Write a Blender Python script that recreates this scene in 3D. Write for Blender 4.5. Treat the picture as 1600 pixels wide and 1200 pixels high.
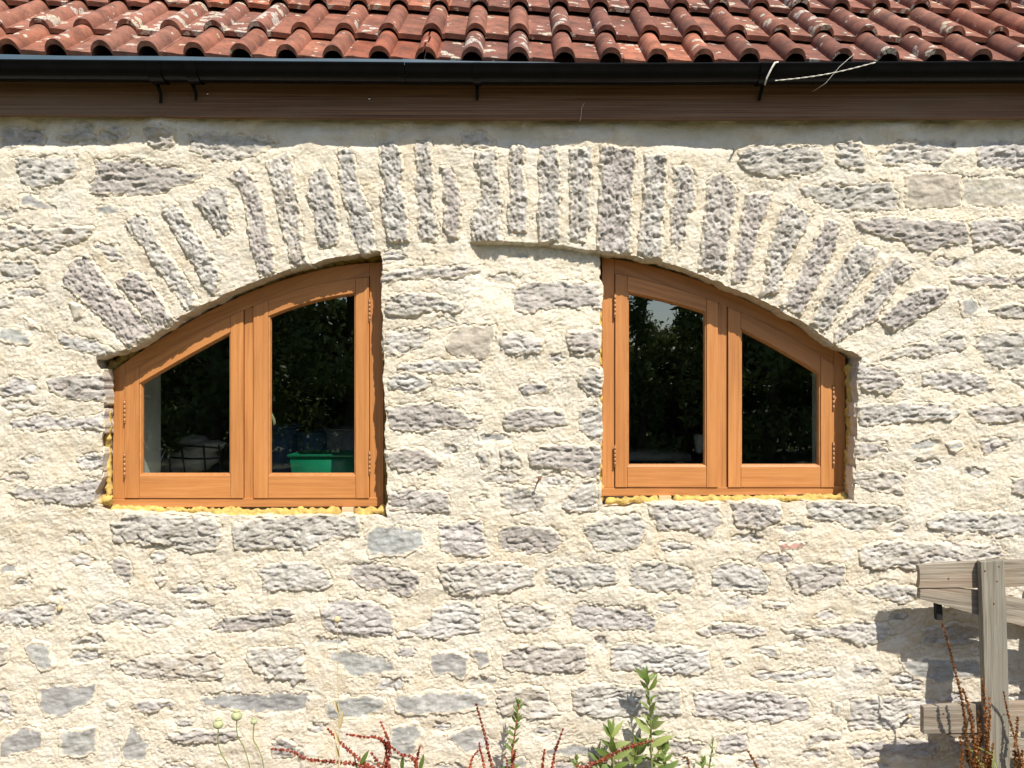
import bpy, bmesh, math, random
import numpy as np
from mathutils import Vector, Matrix

random.seed(7)
RNG = np.random.default_rng(11)
for _o in list(bpy.data.objects):
    bpy.data.objects.remove(_o, do_unlink=True)
SC = bpy.context.scene
COL = SC.collection

# ------------------------------------------------------------------ camera, world, sun, exposure
CAM_D, CAM_Z, FOC = 3.3, 1.5, 1385.0          # metres to the wall face, eye height, focal length in photo pixels
cam_data = bpy.data.cameras.new('camera')
cam_data.sensor_fit = 'HORIZONTAL'
cam_data.sensor_width = 36.0
cam_data.lens = 36.0 * FOC / 1600.0
cam_data.clip_start = 0.05
cam_data.clip_end = 500.0
cam = bpy.data.objects.new('camera', cam_data)
cam.location = (0, -CAM_D, CAM_Z)
cam.rotation_euler = (math.radians(90), 0, 0)
COL.objects.link(cam)
SC.camera = cam

SUN_DIR = Vector((0.50, -1.0, 1.40)).normalized()     # towards the sun
SUN_EL = math.asin(SUN_DIR.z)
SUN_ROT = math.atan2(SUN_DIR.x, SUN_DIR.y)
world = bpy.data.worlds.new('World')
SC.world = world
world.use_nodes = True
wn = world.node_tree.nodes
wl = world.node_tree.links
sky = wn.new('ShaderNodeTexSky')
sky.sky_type = 'NISHITA'
sky.sun_disc = False
sky.sun_elevation = SUN_EL
sky.sun_rotation = SUN_ROT
bg = wn['Background']
bg.inputs['Strength'].default_value = 0.115
wl.new(sky.outputs['Color'], bg.inputs['Color'])

sun_data = bpy.data.lights.new('sun', 'SUN')
sun_data.energy = 4.2
sun_data.angle = math.radians(0.5)
sun_data.color = (1.0, 0.95, 0.86)
sun = bpy.data.objects.new('sun', sun_data)
sun.rotation_euler = (-SUN_DIR).to_track_quat('-Z', 'Y').to_euler()
sun.location = (3, -6, 9)
COL.objects.link(sun)

vs = SC.view_settings
vs.view_transform = 'Standard'
vs.look = 'None'
vs.exposure = 0.72
vs.gamma = 1.0
vs.use_curve_mapping = False
SC.cycles.max_bounces = 8
SC.cycles.transparent_max_bounces = 12
SC.cycles.caustics_reflective = False
SC.cycles.caustics_refractive = False

# ------------------------------------------------------------------ numeric helpers
def P(px, py, y=0.0):
    """point of the place seen at photo pixel px,py when it stands y metres behind the wall face"""
    s = (CAM_D + y) / FOC
    return Vector(((px - 800.0) * s, y, CAM_Z - (py - 600.0) * s))

def XZ(px, py, y=0.0):
    p = P(px, py, y)
    return (p.x, p.z)

_perm = np.random.default_rng(3).permutation(256)
_perm = np.concatenate([_perm, _perm])
_ga = np.random.default_rng(4).uniform(0, 2 * np.pi, 256)
_gx, _gy = np.cos(_ga), np.sin(_ga)

def noise(x, y):
    x = np.asarray(x, float); y = np.asarray(y, float)
    xi = np.floor(x).astype(int); yi = np.floor(y).astype(int)
    xf = x - xi; yf = y - yi
    xi &= 255; yi &= 255
    u = xf * xf * xf * (xf * (xf * 6 - 15) + 10)
    v = yf * yf * yf * (yf * (yf * 6 - 15) + 10)
    def g(ix, iy, dx, dy):
        h = _perm[_perm[ix & 255] + (iy & 255)]
        return _gx[h] * dx + _gy[h] * dy
    a = g(xi, yi, xf, yf); b = g(xi + 1, yi, xf - 1, yf)
    c = g(xi, yi + 1, xf, yf - 1); d = g(xi + 1, yi + 1, xf - 1, yf - 1)
    return ((a + (b - a) * u) + ((c + (d - c) * u) - (a + (b - a) * u)) * v) * 1.4

def fbm(x, y, octaves=4, gain=0.5):
    t = 0; a = 1.0; f = 1.0
    for i in range(octaves):
        t = t + a * noise(x * f + 17.3 * i, y * f - 9.1 * i)
        a *= gain; f *= 2.03
    return t

def ridged(x, y, octaves=3):
    t = 0; a = 1.0; f = 1.0
    for i in range(octaves):
        t = t + a * (1 - 2.2 * np.abs(noise(x * f + 31.7 * i, y * f + 5.9 * i)))
        a *= 0.5; f *= 2.1
    return t

def sstep(a, b, x):
    t = np.clip((x - a) / (b - a), 0, 1)
    return t * t * (3 - 2 * t)

def poly_sdf(pts, X, Z):
    pts = np.asarray(pts, float)
    d = np.full(X.shape, 1e9); s = np.ones(X.shape)
    n = len(pts)
    for i in range(n):
        a = pts[i]; b = pts[i - 1]
        ex, ez = b[0] - a[0], b[1] - a[1]
        wx, wz = X - a[0], Z - a[1]
        t = np.clip((wx * ex + wz * ez) / (ex * ex + ez * ez + 1e-12), 0, 1)
        bx, bz = wx - ex * t, wz - ez * t
        d = np.minimum(d, bx * bx + bz * bz)
        c1 = Z >= a[1]; c2 = Z < b[1]; c3 = ex * wz > ez * wx
        flip = (c1 & c2 & c3) | (~c1 & ~c2 & ~c3)
        s = np.where(flip, -s, s)
    return s * np.sqrt(d)

# ------------------------------------------------------------------ object helpers
def mesh_np(name, V, quads, tris=None, smooth=True):
    me = bpy.data.meshes.new(name)
    V = np.asarray(V, np.float32)
    quads = np.asarray(quads, np.int32).reshape(-1, 4)
    nt = 0 if tris is None else len(tris)
    me.vertices.add(len(V)); me.vertices.foreach_set('co', V.ravel())
    nl = len(quads) * 4 + nt * 3
    me.loops.add(nl)
    li = quads.ravel()
    ls = np.arange(0, len(quads) * 4, 4)
    if nt:
        li = np.concatenate([li, np.asarray(tris, np.int32).ravel()])
        ls = np.concatenate([ls, len(quads) * 4 + np.arange(0, nt * 3, 3)])
    me.loops.foreach_set('vertex_index', li.astype(np.int32))
    me.polygons.add(len(ls)); me.polygons.foreach_set('loop_start', ls.astype(np.int32))
    if smooth:
        me.polygons.foreach_set('use_smooth', np.ones(len(ls), bool))
    me.update(calc_edges=True)
    me.validate()
    return me

def link(name, me, mat=None, parent=None, loc=None):
    o = bpy.data.objects.new(name, me)
    COL.objects.link(o)
    if mat is not None and me is not None and len(me.materials) == 0:
        me.materials.append(mat)
    if parent is not None:
        o.parent = parent
    if loc is not None:
        o.location = loc
    return o

def tag(o, label=None, cat=None, group=None, kind=None):
    if label: o['label'] = label
    if cat: o['category'] = cat
    if group: o['group'] = group
    if kind: o['kind'] = kind
    return o

def empty(name, loc=(0, 0, 0), parent=None):
    o = bpy.data.objects.new(name, None)
    o.empty_display_size = 0.1
    COL.objects.link(o)
    o.location = loc
    if parent: o.parent = parent
    return o

def set_gco(me, arr):
    at = me.attributes.new('gco', 'FLOAT_VECTOR', 'POINT')
    at.data.foreach_set('vector', np.asarray(arr, np.float32).ravel())

def bm_mesh(name, bm, smooth=False):
    bm.normal_update()
    me = bpy.data.meshes.new(name)
    bm.to_mesh(me); bm.free()
    if smooth:
        for p in me.polygons: p.use_smooth = True
    return me

def gco_dir(me, d, off=None):
    """grain coordinates along direction d (x,z) for a mesh of boards in the wall plane"""
    n = len(me.vertices)
    co = np.empty(n * 3, np.float32); me.vertices.foreach_get('co', co); co = co.reshape(-1, 3)
    d = np.array(d, float); d /= np.linalg.norm(d)
    al = co[:, 0] * d[0] + co[:, 2] * d[1]
    ac = -co[:, 0] * d[1] + co[:, 2] * d[0]
    r = off if off is not None else random.uniform(0, 50)
    set_gco(me, np.stack([al + r, ac + r * 0.37, co[:, 1] + r * 0.11], 1))

def add_prism(bm, pts, y0, y1, bevel=0.0015):
    """prism of an x,z polygon between y0 (front) and y1 (back)"""
    area = sum(pts[i - 1][0] * pts[i][1] - pts[i][0] * pts[i - 1][1] for i in range(len(pts)))
    if area < 0: pts = pts[::-1]
    f = [bm.verts.new((p[0], y0, p[1])) for p in pts]
    b = [bm.verts.new((p[0], y1, p[1])) for p in pts]
    n = len(pts)
    faces = [bm.faces.new(f), bm.faces.new(b[::-1])]
    for i in range(n):
        j = (i + 1) % n
        faces.append(bm.faces.new((f[j], f[i], b[i], b[j])))
    if bevel:
        edges = list({e for e in faces[0].edges})
        bmesh.ops.bevel(bm, geom=edges, offset=bevel, segments=2, affect='EDGES', profile=0.6)

def prism(name, pts, y0, y1, mat, parent, d=(1, 0), bevel=0.0015):
    bm = bmesh.new(); add_prism(bm, pts, y0, y1, bevel)
    me = bm_mesh(name, bm)
    gco_dir(me, d)
    return link(name, me, mat, parent)

def tube_arrays(path, radii, seg=8, cap=True):
    path = [Vector(p) for p in path]
    V = []; Q = []; T = []
    n = len(path)
    up = Vector((0.13, 1, 0.21)).normalized()
    for i in range(n):
        t = (path[min(i + 1, n - 1)] - path[max(i - 1, 0)])
        t = t.normalized() if t.length > 1e-9 else Vector((0, 0, 1))
        a = t.cross(up)
        if a.length < 1e-3: a = t.cross(Vector((1, 0, 0)))
        a.normalize(); b = t.cross(a)
        r = radii[i] if hasattr(radii, '__len__') else radii
        for k in range(seg):
            w = 2 * math.pi * k / seg
            V.append(path[i] + a * (math.cos(w) * r) + b * (math.sin(w) * r))
    for i in range(n - 1):
        for k in range(seg):
            k2 = (k + 1) % seg
            Q.append((i * seg + k, i * seg + k2, (i + 1) * seg + k2, (i + 1) * seg + k))
    if cap:
        for i, fl in ((0, False), (n - 1, True)):
            c = len(V); V.append(path[i].copy())
            for k in range(seg):
                k2 = (k + 1) % seg
                T.append((c, i * seg + k2, i * seg + k) if not fl else (c, i * seg + k, i * seg + k2))
    return V, Q, T

class MB:
    def __init__(s): s.V = []; s.Q = []; s.T = []
    def add(s, V, Q, T=()):
        o = len(s.V)
        s.V += [tuple(v) for v in V]
        s.Q += [tuple(i + o for i in q) for q in Q]
        s.T += [tuple(i + o for i in t) for t in T]
    def tube(s, path, r, seg=8, cap=True):
        s.add(*tube_arrays(path, r, seg, cap))
    def box(s, a, b):
        (x0, y0, z0), (x1, y1, z1) = a, b
        V = [(x0, y0, z0), (x1, y0, z0), (x1, y1, z0), (x0, y1, z0), (x0, y0, z1), (x1, y0, z1), (x1, y1, z1), (x0, y1, z1)]
        s.add(V, [(0, 3, 2, 1), (4, 5, 6, 7), (0, 1, 5, 4), (1, 2, 6, 5), (2, 3, 7, 6), (3, 0, 4, 7)])
    def mesh(s, name, smooth=True):
        return mesh_np(name, np.array(s.V), np.array(s.Q, np.int32).reshape(-1, 4), s.T if s.T else None, smooth)
    def build(s, name, mat, parent=None, smooth=True):
        return link(name, s.mesh(name, smooth), mat, parent)

def sheet(x0, x1, z0, z1, res, sdf, height, depths, side_noise=0.0, flare=None):
    """relief sheet (front towards -y) over the region sdf<0, with side faces running back through depths"""
    nx = max(3, int(round((x1 - x0) / res)) + 1); nz = max(3, int(round((z1 - z0) / res)) + 1)
    xs = np.linspace(x0, x1, nx); zs = np.linspace(z0, z1, nz)
    X, Z = np.meshgrid(xs, zs)
    D = sdf(X, Z)
    gz, gx = np.gradient(D, zs[1] - zs[0], xs[1] - xs[0])
    gl = np.sqrt(gx * gx + gz * gz) + 1e-9
    idx = np.arange(nx * nz).reshape(nz, nx)
    c = (D[:-1, :-1] + D[1:, :-1] + D[:-1, 1:] + D[1:, 1:]) < 0
    q = np.stack([idx[:-1, :-1][c], idx[:-1, 1:][c], idx[1:, 1:][c], idx[1:, :-1][c]], 1)
    if len(q) == 0: return None
    ea = q.ravel(); eb = np.roll(q, -1, axis=1).ravel()
    N = nx * nz
    code = ea.astype(np.int64) * N + eb; rev = eb.astype(np.int64) * N + ea
    bd = ~np.isin(code, rev)
    ba, bb = ea[bd], eb[bd]
    Xf = X.ravel().copy(); Zf = Z.ravel().copy(); Df = D.ravel()
    bv = np.unique(np.concatenate([ba, bb]))
    inn = (Xf[bv] > x0 + 1e-6) & (Xf[bv] < x1 - 1e-6) & (Zf[bv] > z0 + 1e-6) & (Zf[bv] < z1 - 1e-6)
    bs = bv[inn]
    mv = np.clip(Df[bs], -res, res)
    Xf[bs] -= mv * gx.ravel()[bs] / gl.ravel()[bs]
    Zf[bs] -= mv * gz.ravel()[bs] / gl.ravel()[bs]
    used = np.unique(q)
    remap = -np.ones(N, np.int64); remap[used] = np.arange(len(used))
    Xu, Zu = Xf[used], Zf[used]
    Yu = -height(Xu, Zu)
    V = [np.stack([Xu, Yu, Zu], 1)]
    Q = [remap[q]]
    nb = len(bv); bmap = -np.ones(N, np.int64); bmap[bv] = np.arange(nb)
    bx, bz = Xf[bv], Zf[bv]; by = Yu[remap[bv]]
    ngx = gx.ravel()[bv] / gl.ravel()[bv]; ngz = gz.ravel()[bv] / gl.ravel()[bv]
    base = len(used)
    rings = [np.stack([bx, by, bz], 1)]
    for k, dd in enumerate(depths):
        w = side_noise * (fbm(bx * 9 + dd * 40, bz * 9 + dd * 23, 3)) if side_noise else 0
        fl = flare(bx, bz) * min(1.0, dd / 0.1) if flare is not None else 0
        rings.append(np.stack([bx - ngx * w + fl, np.maximum(by + 0.001 * (k + 1), np.full(nb, dd)), bz - ngz * w], 1))
    for r in rings: V.append(r)
    A, B = bmap[ba], bmap[bb]
    for k in range(len(rings) - 1):
        o0 = base + k * nb; o1 = base + (k + 1) * nb
        Q.append(np.stack([o0 + B, o0 + A, o1 + A, o1 + B], 1))
    return np.concatenate(V), np.concatenate(Q)

# ------------------------------------------------------------------ materials
class NT:
    def __init__(s, name):
        s.m = bpy.data.materials.new(name); s.m.use_nodes = True
        s.t = s.m.node_tree; s.b = s.t.nodes['Principled BSDF']
    def n(s, t, **kw):
        x = s.t.nodes.new(t)
        for k, v in kw.items(): setattr(x, k, v)
        return x
    def l(s, a, b): s.t.links.new(a, b)
    def noise(s, vec, scale, detail=4, rough=0.55, dist=0.0):
        x = s.n('ShaderNodeTexNoise')
        x.inputs['Scale'].default_value = scale; x.inputs['Detail'].default_value = detail
        x.inputs['Roughness'].default_value = rough; x.inputs['Distortion'].default_value = dist
        if vec is not None: s.l(vec, x.inputs['Vector'])
        return x.outputs['Fac']
    def ramp(s, fac, stops):
        r = s.n('ShaderNodeValToRGB'); e = r.color_ramp.elements
        while len(e) < len(stops): e.new(0.5)
        for i, (p, c) in enumerate(stops):
            e[i].position = p; e[i].color = c if len(c) == 4 else (*c, 1)
        s.l(fac, r.inputs['Fac']); return r.outputs['Color']
    def mix(s, fac, a, b, mode='MIX'):
        x = s.n('ShaderNodeMix', data_type='RGBA', blend_type=mode)
        for sock, v in ((0, fac), (6, a), (7, b)):
            if isinstance(v, (int, float)): x.inputs[sock].default_value = v
            elif isinstance(v, tuple): x.inputs[sock].default_value = (*v, 1) if len(v) == 3 else v
            else: s.l(v, x.inputs[sock])
        return x.outputs[2]
    def math(s, op, a, b=None, clamp=False):
        x = s.n('ShaderNodeMath', operation=op, use_clamp=clamp)
        for i, v in enumerate((a, b)):
            if v is None: continue
            if isinstance(v, (int, float)): x.inputs[i].default_value = v
            else: s.l(v, x.inputs[i])
        return x.outputs[0]
    def vmap(s, vec, scale=(1, 1, 1), loc=(0, 0, 0), rot=(0, 0, 0)):
        x = s.n('ShaderNodeMapping'); x.inputs['Scale'].default_value = scale
        x.inputs['Location'].default_value = loc; x.inputs['Rotation'].default_value = rot
        s.l(vec, x.inputs['Vector']); return x.outputs[0]
    def bump(s, h, strength=0.5, dist=0.003, prev=None):
        x = s.n('ShaderNodeBump'); x.inputs['Strength'].default_value = strength; x.inputs['Distance'].default_value = dist
        s.l(h, x.inputs['Height'])
        if prev is not None: s.l(prev, x.inputs['Normal'])
        return x.outputs[0]
    def objvec(s):
        tc = s.n('ShaderNodeTexCoord'); oi = s.n('ShaderNodeObjectInfo')
        add = s.n('ShaderNodeVectorMath', operation='ADD')
        mul = s.n('ShaderNodeVectorMath', operation='SCALE'); mul.inputs['Scale'].default_value = 37.0
        comb = s.n('ShaderNodeCombineXYZ'); s.l(oi.outputs['Random'], comb.inputs[0]); s.l(oi.outputs['Random'], comb.inputs[2])
        s.l(comb.outputs[0], mul.inputs[0]); s.l(tc.outputs['Object'], add.inputs[0]); s.l(mul.outputs[0], add.inputs[1])
        return add.outputs[0], oi.outputs['Random']
    def worldvec(s):
        return s.n('ShaderNodeNewGeometry').outputs['Position']
    def set(s, **kw):
        for k, v in kw.items():
            i = s.b.inputs[k.replace('_', ' ')]
            if isinstance(v, (int, float)): i.default_value = v
            elif isinstance(v, tuple): i.default_value = (*v, 1) if len(v) == 3 and i.type == 'RGBA' else v
            else: s.l(v, i)
        return s.m

M = {}
def m_mortar():
    k = NT('lime_mortar'); w = k.worldvec()
    big = k.noise(w, 1.7, 4, 0.6)
    mid = k.noise(w, 14, 5, 0.65)
    fine = k.noise(w, 190, 4, 0.75)
    base = k.ramp(big, [(0.34, (0.64, 0.525, 0.37)), (0.50, (0.695, 0.60, 0.45)), (0.66, (0.725, 0.645, 0.505))])
    damp = k.noise(w, 0.9, 5, 0.62, 0.6)
    base = k.mix(k.ramp(damp, [(0.50, (0, 0, 0)), (0.70, (0.7, 0.7, 0.7))]), base, (0.565, 0.475, 0.345))
    ash = k.noise(k.vmap(w, (1, 1, 1.6), (5, 3, 2)), 3.1, 5, 0.6)
    base = k.mix(k.ramp(ash, [(0.50, (0, 0, 0)), (0.66, (0.75, 0.75, 0.75))]), base, (0.68, 0.63, 0.545))
    c = k.mix(k.ramp(mid, [(0.36, (0, 0, 0)), (0.64, (0.75, 0.75, 0.75))]), base, (0.76, 0.705, 0.60))
    grit = k.ramp(fine, [(0.32, (0.66, 0.58, 0.47)), (0.44, (1, 1, 1))])
    c = k.mix(0.7, c, grit, 'MULTIPLY')
    wob = k.noise(k.vmap(w, (0.6, 1, 1.0)), 165, 4, 0.75)
    pits = k.noise(w, 420, 2, 0.6)
    nb = k.bump(wob, 0.9, 0.006)
    nb = k.bump(pits, 0.7, 0.003, nb)
    return k.set(Base_Color=c, Roughness=0.95, Normal=nb, Specular_IOR_Level=0.15)

def m_stone(name, dark, mid, pale, lime_amt, smooth=False, stretch=3.2):
    k = NT(name); v, rnd = k.objvec()
    vs_ = k.vmap(v, (1, 1, stretch))
    a = k.noise(vs_, 22, 6, 0.68, 0.4)
    base = k.ramp(a, [(0.30, dark), (0.52, mid), (0.74, pale)])
    tint = k.ramp(rnd, [(0.0, (0.88, 0.87, 0.86)), (0.3, (1.02, 0.99, 0.97)), (0.6, (1.0, 1.0, 0.95)), (0.8, (0.97, 0.99, 0.97)), (1.0, (1.12, 1.05, 0.91))])
    base = k.mix(1.0, base, tint, 'MULTIPLY')
    lime = k.noise(v, 26, 5, 0.7)
    lime = k.math('ADD', lime, k.math('MULTIPLY', k.math('SUBTRACT', k.noise(v, 5, 2), 0.5), 0.45))
    lime = k.math('ADD', lime, k.math('MULTIPLY', k.math('SUBTRACT', rnd, 0.5), 0.16))
    lf = k.ramp(lime, [(0.52 - lime_amt, (0, 0, 0)), (0.74 - lime_amt, (0.8, 0.8, 0.8))])
    c = k.mix(lf, base, (0.61, 0.575, 0.525))
    at = k.n('ShaderNodeAttribute'); at.attribute_name = 'smear'
    sm = k.math('ADD', k.math('MULTIPLY', at.outputs['Fac'], 0.62), k.noise(v, 55, 4, 0.7))
    c = k.mix(k.ramp(sm, [(0.62, (0, 0, 0)), (0.86, (1, 1, 1))]), c, (0.645, 0.565, 0.44))
    spec = k.noise(v, 260, 2, 0.6)
    c = k.mix(0.6, c, k.ramp(spec, [(0.30, (0.66, 0.64, 0.64)), (0.46, (1, 1, 1))]), 'MULTIPLY')
    b1 = k.noise(vs_, 95, 5, 0.72, 0.6)
    b2 = k.noise(vs_, 260, 3, 0.65)
    s = 0.35 if smooth else 0.7
    nb = k.bump(b1, s, 0.007)
    nb = k.bump(b2, s * 0.6, 0.003, nb)
    return k.set(Base_Color=c, Roughness=0.92, Normal=nb, Specular_IOR_Level=0.2)

def m_wood(name, c0, c1, c2, rough=0.45, along=3.0, across=85.0, bump=0.15, grey=None, spec=0.35):
    k = NT(name)
    at = k.n('ShaderNodeAttribute'); at.attribute_name = 'gco'
    v = at.outputs['Vector']
    g1 = k.noise(k.vmap(v, (along, across, across)), 1.0, 5, 0.62, 0.5)
    g2 = k.noise(k.vmap(v, (along * 3, across * 5, across * 5)), 1.0, 3, 0.6)
    big = k.noise(v, 2.3, 3, 0.5)
    c = k.ramp(g1, [(0.28, c0), (0.5, c1), (0.74, c2)])
    c = k.mix(0.5, c, k.ramp(g2, [(0.32, (0.72, 0.66, 0.6)), (0.5, (1, 1, 1))]), 'MULTIPLY')
    c = k.mix(0.6, c, k.ramp(big, [(0.3, (0.80, 0.78, 0.76)), (0.7, (1.12, 1.10, 1.06))]), 'MULTIPLY')
    if grey:
        gm = k.noise(k.vmap(v, (2.0, 9, 9)), 1.0, 4, 0.6)
        c = k.mix(k.ramp(gm, [(0.44, (0, 0, 0)), (0.78, (0.85, 0.85, 0.85))]), c, grey)
    nb = k.bump(g1, bump, 0.002)
    return k.set(Base_Color=c, Roughness=rough, Normal=nb, Specular_IOR_Level=spec)

def m_tile(name, hue, lich):
    k = NT(name); v, rnd = k.objvec()
    a = k.noise(v, 9, 5, 0.65); f = k.noise(v, 90, 4, 0.65)
    c = k.ramp(a, [(0.30, tuple(x * 0.62 for x in hue)), (0.5, hue), (0.72, tuple(min(1, x * 1.45) for x in hue))])
    c = k.mix(1.0, c, k.ramp(rnd, [(0, (0.68, 0.72, 0.80)), (0.4, (1.0, 1.0, 1.0)), (0.7, (0.92, 1.05, 1.15)), (1, (1.30, 1.16, 1.02))]), 'MULTIPLY')
    grime = k.noise(v, 16, 6, 0.7)
    c = k.mix(k.ramp(grime, [(0.50, (0, 0, 0)), (0.68, (0.75, 0.75, 0.75))]), c, (0.075, 0.052, 0.042))
    c = k.mix(0.6, c, k.ramp(f, [(0.3, (0.6, 0.58, 0.58)), (0.5, (1, 1, 1))]), 'MULTIPLY')
    # lichen: crusty spots of their own shape
    vo = k.n('ShaderNodeTexVoronoi'); vo.inputs['Scale'].default_value = 19
    dv = k.n('ShaderNodeVectorMath', operation='ADD')
    nz = k.n('ShaderNodeTexNoise'); nz.inputs['Scale'].default_value = 30; nz.inputs['Detail'].default_value = 3
    k.l(v, nz.inputs['Vector'])
    sc = k.n('ShaderNodeVectorMath', operation='SCALE'); sc.inputs['Scale'].default_value = 0.035
    k.l(nz.outputs['Color'], sc.inputs[0]); k.l(v, dv.inputs[0]); k.l(sc.outputs[0], dv.inputs[1])
    k.l(dv.outputs[0], vo.inputs['Vector'])
    reg = k.noise(v, 6.0, 3, 0.6)
    rr = k.math('SUBTRACT', reg, 0.50 - lich)
    rr = k.math('MULTIPLY', rr, 1.9)
    spot = k.math('LESS_THAN', vo.outputs['Distance'], rr)
    brk = k.math('GREATER_THAN', k.noise(v, 120, 3, 0.6), 0.43)
    spot = k.math('MULTIPLY', spot, brk)
    lc = k.ramp(k.noise(v, 5, 2), [(0.45, (0.44, 0.41, 0.35)), (0.66, (0.50, 0.44, 0.31))])
    c = k.mix(k.math('MULTIPLY', spot, 0.85), c, lc)
    nb = k.bump(f, 0.5, 0.002)
    nb = k.bump(spot, 0.4, 0.002, nb)
    return k.set(Base_Color=c, Roughness=0.86, Normal=nb, Specular_IOR_Level=0.2)

def m_plain(name, col, rough=0.6, var=0.25, scale=20, bump=0.2, bdist=0.002, metallic=0.0, spec=0.3, bscale=None):
    k = NT(name); v, rnd = k.objvec()
    a = k.noise(v, scale, 5, 0.6)
    c = k.ramp(a, [(0.3, tuple(x * (1 - var) for x in col)), (0.7, tuple(min(1, x * (1 + var)) for x in col))])
    nb = k.bump(k.noise(v, bscale or scale * 5, 4, 0.6), bump, bdist)
    return k.set(Base_Color=c, Roughness=rough, Normal=nb, Metallic=metallic, Specular_IOR_Level=spec)

def m_leaf(name, c0, c1):
    k = NT(name); v, rnd = k.objvec()
    a = k.noise(v, 30, 3, 0.6)
    c = k.mix(k.ramp(a, [(0.3, (0, 0, 0)), (0.7, (1, 1, 1))]), c0, c1)
    c = k.mix(1.0, c, k.ramp(rnd, [(0, (0.75, 0.8, 0.7)), (1, (1.25, 1.2, 1.2))]), 'MULTIPLY')
    tr = k.n('ShaderNodeBsdfTranslucent'); k.l(c, tr.inputs['Color'])
    k.set(Base_Color=c, Roughness=0.5, Specular_IOR_Level=0.3)
    mx = k.n('ShaderNodeMixShader'); mx.inputs[0].default_value = 0.3
    out = k.t.nodes['Material Output']
    k.l(k.b.outputs[0], mx.inputs[1]); k.l(tr.outputs[0], mx.inputs[2]); k.l(mx.outputs[0], out.inputs['Surface'])
    return k.m

def m_glass():
    k = NT('window_glass')
    tr = k.n('ShaderNodeBsdfTransparent'); tr.inputs['Color'].default_value = (0.66, 0.70, 0.68, 1)
    gl = k.n('ShaderNodeBsdfGlossy'); gl.inputs['Roughness'].default_value = 0.004
    gl.inputs['Color'].default_value = (0.93, 0.97, 0.97, 1)
    w = k.worldvec()
    nb = k.bump(k.noise(w, 2.4, 2, 0.4), 0.03, 0.02); k.l(nb, gl.inputs['Normal'])
    lw = k.n('ShaderNodeLayerWeight'); lw.inputs['Blend'].default_value = 0.5
    f = k.math('ADD', k.math('MULTIPLY', k.math('POWER', lw.outputs['Facing'], 5.0), 0.82), 0.18)   # double glazing: Schlick
    mx = k.n('ShaderNodeMixShader'); k.l(f, mx.inputs[0])
    k.l(tr.outputs[0], mx.inputs[1]); k.l(gl.outputs[0], mx.inputs[2])
    k.l(mx.outputs[0], k.t.nodes['Material Output'].inputs['Surface'])
    return k.m

M['mortar'] = m_mortar()
M['m'] = m_stone('mauve_limestone', (0.325, 0.29, 0.258), (0.465, 0.428, 0.385), (0.575, 0.54, 0.492), 0.07)
M['v'] = m_stone('arch_limestone', (0.295, 0.262, 0.24), (0.42, 0.385, 0.352), (0.53, 0.493, 0.455), 0.04, stretch=1.2)
M['p'] = m_stone('pale_limestone', (0.36, 0.33, 0.31), (0.51, 0.475, 0.445), (0.62, 0.585, 0.545), 0.12)
M['b'] = m_stone('blue_grey_stone', (0.25, 0.245, 0.235), (0.355, 0.35, 0.335), (0.45, 0.44, 0.42), 0.0, smooth=True)
M['e'] = m_stone('buff_stone', (0.33, 0.285, 0.23), (0.46, 0.41, 0.335), (0.56, 0.51, 0.43), 0.02, smooth=True)
M['r'] = m_stone('red_chip', (0.36, 0.20, 0.16), (0.46, 0.27, 0.22), (0.52, 0.35, 0.29), -0.05, smooth=True)
M['oak'] = m_wood('varnished_oak', (0.385, 0.150, 0.045), (0.475, 0.202, 0.064), (0.55, 0.248, 0.086), rough=0.40, bump=0.06, spec=0.4)
M['fascia'] = m_wood('stained_fascia', (0.065, 0.030, 0.017), (0.17, 0.085, 0.047), (0.32, 0.18, 0.105), rough=0.75, along=1.4, across=170, bump=0.4, grey=(0.19, 0.125, 0.08))
M['grey_wood'] = m_wood('weathered_timber', (0.10, 0.08, 0.06), (0.26, 0.225, 0.175), (0.40, 0.36, 0.295), rough=0.85, along=4, across=130, bump=1.0, grey=(0.30, 0.20, 0.13))
M['post_wood'] = m_wood('silvered_timber', (0.09, 0.078, 0.058), (0.23, 0.205, 0.16), (0.34, 0.315, 0.26), rough=0.85, along=4, across=130, bump=1.0, grey=(0.20, 0.185, 0.15))
M['raw_wood'] = m_wood('raw_packer', (0.50, 0.31, 0.17), (0.62, 0.42, 0.25), (0.70, 0.50, 0.32), rough=0.7)
M['tile_a'] = m_tile('clay_tile', (0.245, 0.097, 0.060), 0.07)
M['tile_b'] = m_tile('clay_tile_lichened', (0.24, 0.10, 0.065), 0.12)
M['tile_c'] = m_tile('clay_tile_clean', (0.25, 0.082, 0.046), 0.0)
M['tile_d'] = m_tile('clay_tile_crusted', (0.20, 0.085, 0.058), 0.19)
M['tile_grey'] = m_plain('grey_lichen_tile', (0.46, 0.42, 0.35), 0.9, 0.3, 60, 0.5)
M['gutter'] = m_plain('black_gutter_plastic', (0.0045, 0.0045, 0.005), 0.14, 0.3, 14, 0.02, spec=0.10)
M['tray'] = m_plain('black_eaves_tray', (0.050, 0.080, 0.100), 0.35, 0.15, 8, 0.02, spec=0.5)
M['dark'] = m_plain('dark_felt_and_shade', (0.02, 0.018, 0.017), 0.9, 0.3)  # roof felt; also the shade colour of the fence batten
M['foam'] = m_plain('yellow_foam', (0.47, 0.32, 0.09), 0.7, 0.35, 40, 0.5, 0.005, bscale=110)
M['glass'] = m_glass()
M['brass'] = m_plain('bronzed_hinge', (0.36, 0.18, 0.075), 0.5, 0.2, 60, 0.1, metallic=0.15)
M['rust'] = m_plain('rusty_iron', (0.16, 0.065, 0.035), 0.8, 0.4, 90, 0.4)
M['steel'] = m_plain('steel', (0.6, 0.6, 0.6), 0.25, 0.1, 30, 0.05, metallic=1.0)
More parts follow.
